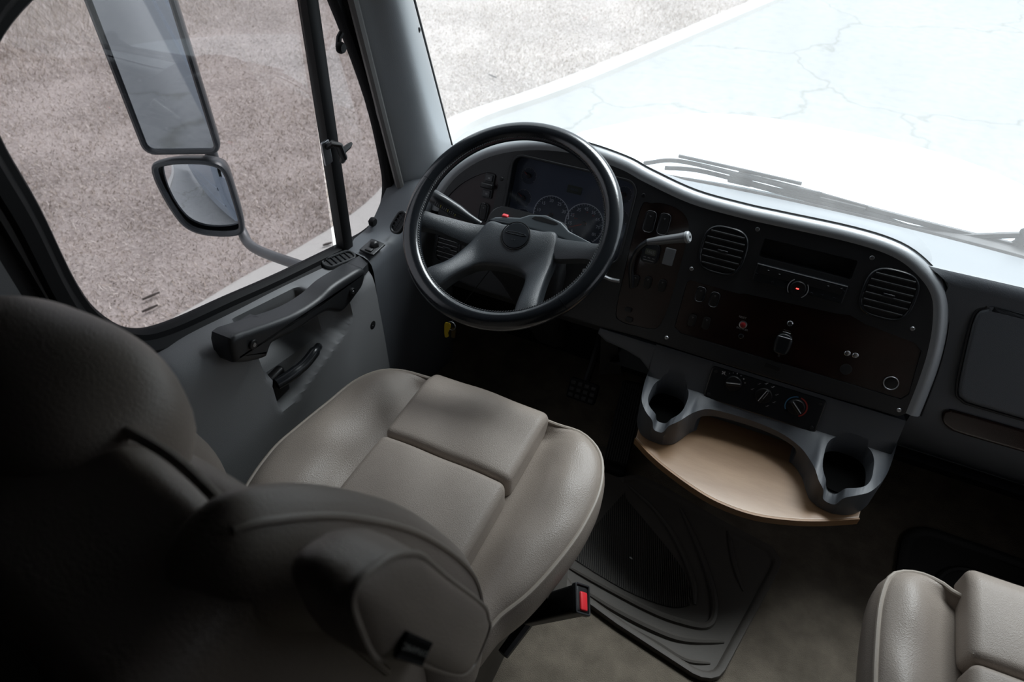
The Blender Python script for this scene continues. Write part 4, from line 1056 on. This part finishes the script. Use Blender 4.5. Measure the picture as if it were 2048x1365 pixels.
for i in range(9):
    obj('rib', boxv(-.0285+i*.0068, -.0250+i*.0068, -Lp*.46, Lp*.46, -.001, .0025), mat('pedal_rib', (.030, .031, .034), .45), pc, AF, smooth=False)
obj('pedal_hinge', xf(rbox(.07, .03, .03, .01, 2, 3), Matrix.Translation((-.236, 1.158, .018))), RUBBER, pc)

# ================================================================ seats
def seat_cushion(parent, outline, ins_x, ins_y, zt, seed=0):
    c = np.array([(ins_x[0]+ins_x[1])/2, (ins_y[0]+ins_y[-1])/2])
    P = resample(outline, 120, True)
    zp = zt-.030
    rg = []
    def ring(o_, z, s=0.0, fn=None):
        Q = off(P, o_) if abs(o_) > 1e-9 else [tuple(p) for p in ccw(P)]
        out = []
        for q in Q:
            q = np.array(q[:2]); x = q*(1-s)+c*s
            out.append((x[0], x[1], z+(fn(x) if fn else 0)))
        return out
    for o_, z in ((-.05, zp-.125), (-.012, zp-.120), (-.002, zp-.10), (.008, zp-.06), (.009, zp-.03), (.004, zp-.008), (.0, zp)):
        rg.append(ring(o_, z))
    side = obj('cushion_side', loft(rg, True, True), LEATHER, parent)
    rg = [ring(0, zp)]
    hw = (ins_x[1]-ins_x[0])/2
    def crown(x, h, s):
        wr = .0022*math.sin(x[0]*60+x[1]*31)+.002*math.sin(x[1]*47-x[0]*23)
        lat = sstep(hw-.010, hw+.085, abs(x[0]-c[0]))
        return (h*lat-.022*(1-lat)*sstep(0, .12, s))+wr*sstep(.02, .1, s)*lat
    for s, h in ((.012, .008), (.03, .013), (.06, .019), (.11, .024), (.18, .027), (.26, .026), (.34, .021), (.42, .012), (.50, .0), (.6, -.012), (.8, -.02), (.99, -.02)):
        rg.append(ring(0, zp, s, (lambda x, s=s, h=h: crown(x, h, s))))
    obj('cushion_bolster', loft(rg, True, False, True), LEATHER, parent)
    obj('piping', tube([(p[0], p[1], zp+.002) for p in off(P, .001)], .0042, 8, True), PIPING, parent)
    # inserts
    w = ins_x[1]-ins_x[0]; cx = c[0]
    for k, (y0, y1) in enumerate(((ins_y[1], ins_y[2]), (ins_y[0], ins_y[1]))):
        L_ = y1-y0
        def df(x, y, z, L_=L_, k=k):
            u = x/(w/2); v = y/(L_/2)
            z2 = z+(.010*(1-u*u)*(1-.6*v*v) if z > 0 else 0)
            if k == 0: z2 -= .014*sstep(.55, 1.05, v)        # front pad rolls over the edge
            z2 += .0018*math.sin(x*38+y*20+k*2)*(1 if z > 0 else 0)*(1-u*u)
            x2 = x*(1-.012*abs(v)**3) ; return x2, y, z2
        ii = obj('seat_insert', xf(rbox(w, L_-.003, .068, .016, 14, 4, df), Matrix.Translation((cx, (y0+y1)/2, zt-.026))), LEATHER_P, parent)
        sx = w/2-.006
        for s_ in (-1, 1):
            pts = [(cx+s_*(sx), y0+L_*(.06+.88*t), zt+.0005-(.014*sstep(.55, 1.05, 2*(.06+.88*t)-1) if k == 0 else 0)) for t in np.linspace(0, 1, 14)]
            obj('seam', tube(pts, .0016, 6), PIPING, ii)
BPATH = [(.314, .50), (.324, .60), (.320, .735), (.252, .92), (.180, 1.05), (.127, 1.12), (.102, 1.15)]
def superell3(cx, cy, cz, a, b, c, p=2.6, lean=0.0, nt=28, npn=48):
    q = lambda v: math.copysign(abs(v)**(2/p), v)
    rg = []
    for i in range(1, nt):
        th = PI*i/nt
        rg.append([(cx+a*q(math.sin(th))*q(math.cos(2*PI*k/npn)), cy+b*q(math.sin(th))*q(math.sin(2*PI*k/npn))-lean*c*q(math.cos(th)), cz+c*q(math.cos(th))) for k in range(npn)])
    return loft(rg, True, True, True)
def seat_back(parent, cx, dy=0.0):
    def lean(x, y, z):
        z2 = .78+z; yf_ = .215-.225*(z2-1.0)+.05*sstep(.9, .6, z2); u = x/.16
        return cx+x, yf_-.04+y+(.012*(1-u*u) if y > 0 else 0)+dy, z2
    obj('back_pad', rbox(.32, .10, .60, .030, 8, 4, lean), LEATHER, parent)
    def lean2(x, y, z):
        z2 = .803+z; yf_ = .180-.21*(z2-1.15)+.03*sstep(.9, .6, z2); u = x/.235
        return cx+x*(1-.03*sstep(.95, 1.15, z2)), yf_-.07+y-.034*u*u*sstep(.8, 1.1, z2)+dy, z2-.022*u*u*(1 if z > .25 else 0)
    shl = obj('back_shell', rbox(.468, .14, .72, .030, 10, 5, lean2), LEATHER, parent)
    def top(s): return [(cx+s*.02, .172+dy, 1.163), (cx+s*.10, .170+dy, 1.160), (cx+s*.14, .166+dy, 1.155), (cx+s*.19, .154+dy, 1.146), (cx+s*.215, .146+dy, 1.132), (cx+s*.229, .150+dy, 1.08), (cx+s*.233, .172+dy, .97), (cx+s*.234, .205+dy, .82)]
    for s in (-1, 1):
        obj('piping', tube(cr(top(s), 6), .0046, 8), PIPING, shl)
    for s in (-1, 1):
        path = cr(BPATH, 7); n = len(path); rr = []; pp = []
        for i, p in enumerate(path):
            t = i/(n-1); k = math.sqrt(max(0.02, 1-abs(2*t-1)**6)); xk = .235-.046*t
            rx, ry = .041*k*(1-.25*t), .073*k*(1-.15*t)
            T = np.array(path[min(i+1, n-1)])-np.array(path[max(i-1, 0)]); T = T/np.linalg.norm(T); Np = np.array([T[1], -T[0]])
            rr.append([(cx+s*xk+rx*math.cos(a), p[0]+Np[0]*ry*math.sin(a)+dy, p[1]+Np[1]*ry*math.sin(a)) for a in np.linspace(0, 2*PI, 24, endpoint=False)])
            aa = math.radians(48) if s > 0 else math.radians(132)
            if .12 < t < .93: pp.append((cx+s*xk+(rx+.001)*math.cos(aa), p[0]+Np[0]*(ry+.001)*math.sin(aa)+dy, p[1]+Np[1]*(ry+.001)*math.sin(aa)))
        b = obj('back_bolster', loft(rr, True, True, True), LEATHER, parent)
        obj('piping', tube(pp, .0032, 8), PIPING, b)
def headrest(parent, cx, dy=0.0):
    obj('headrest', superell3(cx-.038, .171+dy, 1.123, .126, .083, .081), LEATHER, parent)
ARMPX = ((762, 1129), (792, 1111), (827, 1106), (853, 1113), (903, 1156), (974, 1212), (985, 1240), (987, 1262), (964, 1321), (949, 1346), (928, 1358), (891, 1351), (840, 1331), (787, 1321), (764, 1328), (747, 1316), (726, 1273), (706, 1210), (722, 1165))
ARM_YZ = [tuple(U(px, py, 'x', -.165)[1:]) for px, py in ARMPX]
def armrest(parent, x0, x1, dy=0.0):
    A_ = ccw([tuple(p) for p in cr(ARM_YZ, 4, True)])
    s = 1 if x1 > x0 else -1
    M = frame((x1, dy, 0), (0, 1, 0), (0, 0, 1), (1, 0, 0)); th = abs(x1-x0)
    cc = np.mean(np.array(A_), 0)
    rg = []
    for sc, d in ((.55, -th-.004), (.80, -th-.002), (.93, -th+.004), (1.0, -th+.014), (1.02, -th*.5), (1.0, -.010), (.975, -.004), (.93, .0005), (.80, .005), (.55, .008), (.2, .009)):
        rg.append([((p[0]-cc[0])*sc+cc[0], (p[1]-cc[1])*sc+cc[1], s*d) for p in A_])
    a = obj('armrest', loft(rg, True, True, True), LEATHER, parent, M)
    obj('piping', tube([((p[0]-cc[0])*.965+cc[0], (p[1]-cc[1])*.965+cc[1], -s*.001) for p in A_], .0028, 8, True), PIPING, a, M)
    return a, M

# driver seat ------------------------------------------------------
ds = empty('driver_seat', (-.47, .55, .0), 'taupe leather captain driver seat with raised armrests in front of the steering wheel', 'seat')
ZT = .505
zp = ZT-.030
outl = [tuple(U(px, py, 'z', zp)[:2]) for px, py in ((545, 905), (600, 855), (660, 806), (710, 766), (760, 745), (805, 745), (850, 757))]
outl += [(-.55, .868), (-.40, .868)]
outl += [tuple(U(px, py, 'z', zp)[:2]) for px, py in ((1112, 852), (1160, 868), (1192, 898), (1203, 935), (1195, 990), (1160, 1062), (1110, 1130), (1055, 1190), (1000, 1233))]
outl += [(-.275, .36), (-.47, .345), (-.70, .36), (-.765, .45)]
OUTD = [tuple(p) for p in cr(outl, 4, True)]
seat_cushion(ds, OUTD, (-.600, -.324), (.38, .672, .874), ZT)
seat_back(ds, -.472); headrest(ds, -.472)
ar, AM = armrest(ds, -.222, -.168)
armrest(ds, -.722, -.776)
# woven tag on the armrest side
XT = -.158
q0, q1, q2 = U(813, 1271, 'x', XT), U(862, 1292, 'x', XT), U(792, 1309, 'x', XT)
LX = q1-q0; wl_ = np.linalg.norm(LX); LX /= wl_; LYv = np.cross((1, 0, 0), LX); hl_ = abs((q2-q0) @ LYv)
TG = frame((q1+q2)/2, LX, LYv, (1, 0, 0))
TAGM = mat('woven_black', (.008, .008, .008), .9, spec=.05)
tgo = obj('woven_tag', prism(rrect(wl_, hl_, .0006, 2), -.002, .0012, .0004), TAGM, ar, TG)
for s_ in (-1, 1): obj('tag_hem', prism(rrect(wl_, hl_*.2, .0005, 2, 0, s_*hl_*.58), -.002, .0014, .0003), mat('woven_grey', (.03, .03, .03), .9, spec=.05), tgo, TG)
text('DYNAMIC', hl_*.46, TG @ Matrix.Translation((0, 0, .0014)) @ Matrix.Rotation(PI, 4, 'Z'), mat('woven_thread', (.24, .24, .22), .8), tgo, 'tag_lettering', .0002, sx=wl_*.95/(hl_*.46*4.35))
obj('seat_pedestal', xf(rbox(.38, .36, .30, .03, 3, 3), Matrix.Translation((-.47, .58, .16))), BLACK, ds)
obj('side_valance', loft([[U(1141, 1085, 'x', -.195), U(1128, 1100, 'x', -.197), U(1095, 1150, 'x', -.205)], [U(1132, 1188, 'x', -.195), U(1122, 1180, 'x', -.197), U(1095, 1200, 'x', -.205)]], False), mat('beige_valance', (.23, .215, .195), .5), ds)
# seat belt buckle
bk = empty('belt_buckle', (-.19, .61, .26), 'black seat belt buckle with a red release button beside the driver seat', 'buckle')
b0 = np.array([-.236, .588, .235]); b1 = np.array([-.146, .605, .335])
bx_ = (b1-b0)/np.linalg.norm(b1-b0); bz_ = np.array([-.5, -.35, .6]); bz_ -= bx_*(bz_ @ bx_); bz_ /= np.linalg.norm(bz_); by_ = np.cross(bz_, bx_)
BF = frame((b0+b1)/2, bx_, by_, bz_); BL = np.linalg.norm(b1-b0)
obj('buckle_body', rbox(BL+.02, .050, .034, .008, 4, 3, lambda x, y, z: (x, y*(1+.12*x/BL), z*(1+.25*x/BL))), BLACK, bk, BF)
obj('buckle_rim', xf(frame_ring(rrect(.056, .038, .004, 3), .004, -.006, .004, .001), Matrix.Translation((BL/2+.008, 0, 0)) @ Matrix.Rotation(PI/2, 4, 'Y') @ Matrix.Rotation(PI/2, 4, 'Z')), CHAR, bk, BF)
obj('release_button', rbox(.012, .034, .018, .003, 2, 2), RED, bk, BF @ Matrix.Translation((BL/2+.008, -.004, -.001)))
obj('buckle_stem', tube([tuple(BF @ Vector((-BL/2, 0, -.004))), tuple(BF @ Vector((-BL/2-.05, 0, -.04))), (-.262, .52, .16)], [.016, .014, .012], 8), BLACK, bk)

# passenger seat ----------------------------------------------------
ps = empty('passenger_seat', (.59, .50, .0), 'taupe leather passenger seat at the lower right corner', 'seat')
po = [tuple(U(px, py, 'z', zp)[:2]) for px, py in ((1749, 1400), (1752, 1330), (1757, 1250), (1764, 1200), (1780, 1158), (1808, 1147), (1850, 1154), (1895, 1177), (1925, 1196))]
po += [(.55, .865), (.66, .860), (.74, .855), (.80, .83), (.845, .77), (.85, .68), (.84, .50), (.80, .38), (.59, .345), (.36, .38), (.318, .50)]
seat_cushion(ps, [tuple(p) for p in cr(po, 4, True)], (.438, .715), (.38, .690, .868), ZT)
obj('seat_pedestal', xf(rbox(.36, .36, .30, .03, 3, 3), Matrix.Translation((.585, .56, .16))), BLACK, ps)
seat_back(ps, .585, -.02)

# ================================================================ floor mats
fm = empty('floor_mat', (0, .93, .0), 'dark brown rubber floor mat with a ribbed centre beside the driver seat', 'floor mat')
MP = [tuple(U(px, py, 'z', .012)[:2]) for px, py in ((1545, 1095), (1563, 1125), (1556, 1145), (1446, 1352), (1430, 1362), (1395, 1358), (1230, 1250), (1133, 1178))]
MP += [(-.34, .86), (-.37, 1.0), (-.34, 1.20), (-.28, 1.225)]
MP += [tuple(U(px, py, 'z', .012)[:2]) for px, py in ((1250, 953), (1275, 950), (1330, 975), (1440, 1040))]
MPc = [tuple(p) for p in resample(MP, 90, True)]
def prism_ring(P, seq, cap=True): return loft([[(p[0], p[1], z) for p in (off(P, o) if abs(o) > 1e-9 else ccw(P))] for o, z in seq], True, True, cap)
obj('mat_base', prism_ring(MPc, ((0, .001), (0, .014), (-.002, .017), (-.012, .017), (-.016, .014), (-.020, .009), (-.026, .008))), MATRUB, fm)
RP = [tuple(U(px, py, 'z', .012)[:2]) for px, py in ((1243, 992), (1256, 1002), (1350, 1115), (1378, 1170), (1382, 1200), (1374, 1212), (1335, 1213), (1250, 1180), (1148, 1118), (1145, 1108))]
RPc = [tuple(p) for p in cr(RP, 4, True)]
obj('ribbed_field', prism(RPc, .007, .0095), mat('mat_well', (.020, .018, .016), .7), fm)
# ribs clipped to the field
rdir = np.array([.087, -.267]); rdir /= np.linalg.norm(rdir); rn = np.array([-rdir[1], rdir[0]])
c0 = np.mean(np.array(RPc), 0); ribs = []
for k in range(-45, 46):
    o_ = c0+rn*k*.0052; ts = []
    n = len(RPc)
    for i in range(n):
        p, q = np.array(RPc[i]), np.array(RPc[(i+1) % n]); d0_, d1_ = (p-o_) @ rn, (q-o_) @ rn
        if (d0_ > 0) != (d1_ > 0):
            x = p+(q-p)*(d0_/(d0_-d1_)); ts.append((x-o_) @ rdir)
    if len(ts) >= 2:
        a, b = o_+rdir*min(ts), o_+rdir*max(ts); e = rn*.0013
        V = [(*(a-e), .009), (*(a+e), .009), (*(b+e), .009), (*(b-e), .009), (*(a-e*.6), .0125), (*(a+e*.6), .0125), (*(b+e*.6), .0125), (*(b-e*.6), .0125)]
        ribs.append((V, [[4, 5, 6, 7], [0, 1, 5, 4], [1, 2, 6, 5], [2, 3, 7, 6], [3, 0, 4, 7]]))
tag(obj('ribs', join(*ribs), MATRUB, fm, smooth=False), kind='stuff')
ZM = lambda x, y: tuple(U(960+x/2.56, 920+y/2.56, 'z', .012)[:2])
for pts, r in ((((450, 545), (620, 640), (850, 760), (1000, 820), (1150, 850), (1200, 790), (1190, 660), (1120, 450), (1030, 250)), .009),
               (((520, 660), (700, 770), (900, 870), (1050, 920), (1250, 930)), .010), (((1270, 350), (1300, 520), (1350, 670)), .006),
               (((700, 820), (900, 930), (1050, 1020), (1180, 1040)), .007), (((760, 130), (900, 260), (1010, 420), (1090, 620), (1100, 740)), .008)):
    P = cr([ZM(*p) for p in pts], 6)
    obj('ridge', tube([(p[0], p[1], .009) for p in P], [r*(.4+.6*math.sin(PI*min(1, max(0, i/(len(P)-1)))) ** .5) for i in range(len(P))], 8), MATRUB, fm)
fm2 = empty('floor_mat', (.75, 1.2, .0), 'dark rubber floor mat in the passenger footwell', 'floor mat')
P2 = [tuple(p) for p in cr([(.487, 1.12), (.490, 1.22), (.500, 1.29), (.54, 1.335), (.62, 1.345), (.95, 1.34), (1.0, 1.3), (1.0, .95), (.95, .90), (.55, .90), (.49, .95)], 4, True)]
obj('mat_base', prism_ring(P2, ((0, .001), (0, .012), (-.004, .014), (-.014, .013), (-.020, .008), (-.026, .007))), mat('black_mat', (.028, .027, .026), .65), fm2)
obj('ridge', tube([(p[0], p[1], .008) for p in cr([(.56, 1.0), (.57, 1.15), (.60, 1.23), (.68, 1.26), (.9, 1.26)], 6)], .008, 8), MATS['black_mat'], fm2)

q = U(1262, 1117, 'z', .0135)
tag(obj('paper_scrap', xf(prism([(-.005, -.0015), (.001, -.002), (.005, .001), (.001, .0025), (-.003, .002)], 0, .001), Matrix.Translation((q[0], q[1], .0128)) @ Matrix.Rotation(-.5, 4, 'Z')), mat('paper_white', (.7, .7, .68), .8)), 'tiny white scrap lying on the ribbed centre of the floor mat', 'scrap')
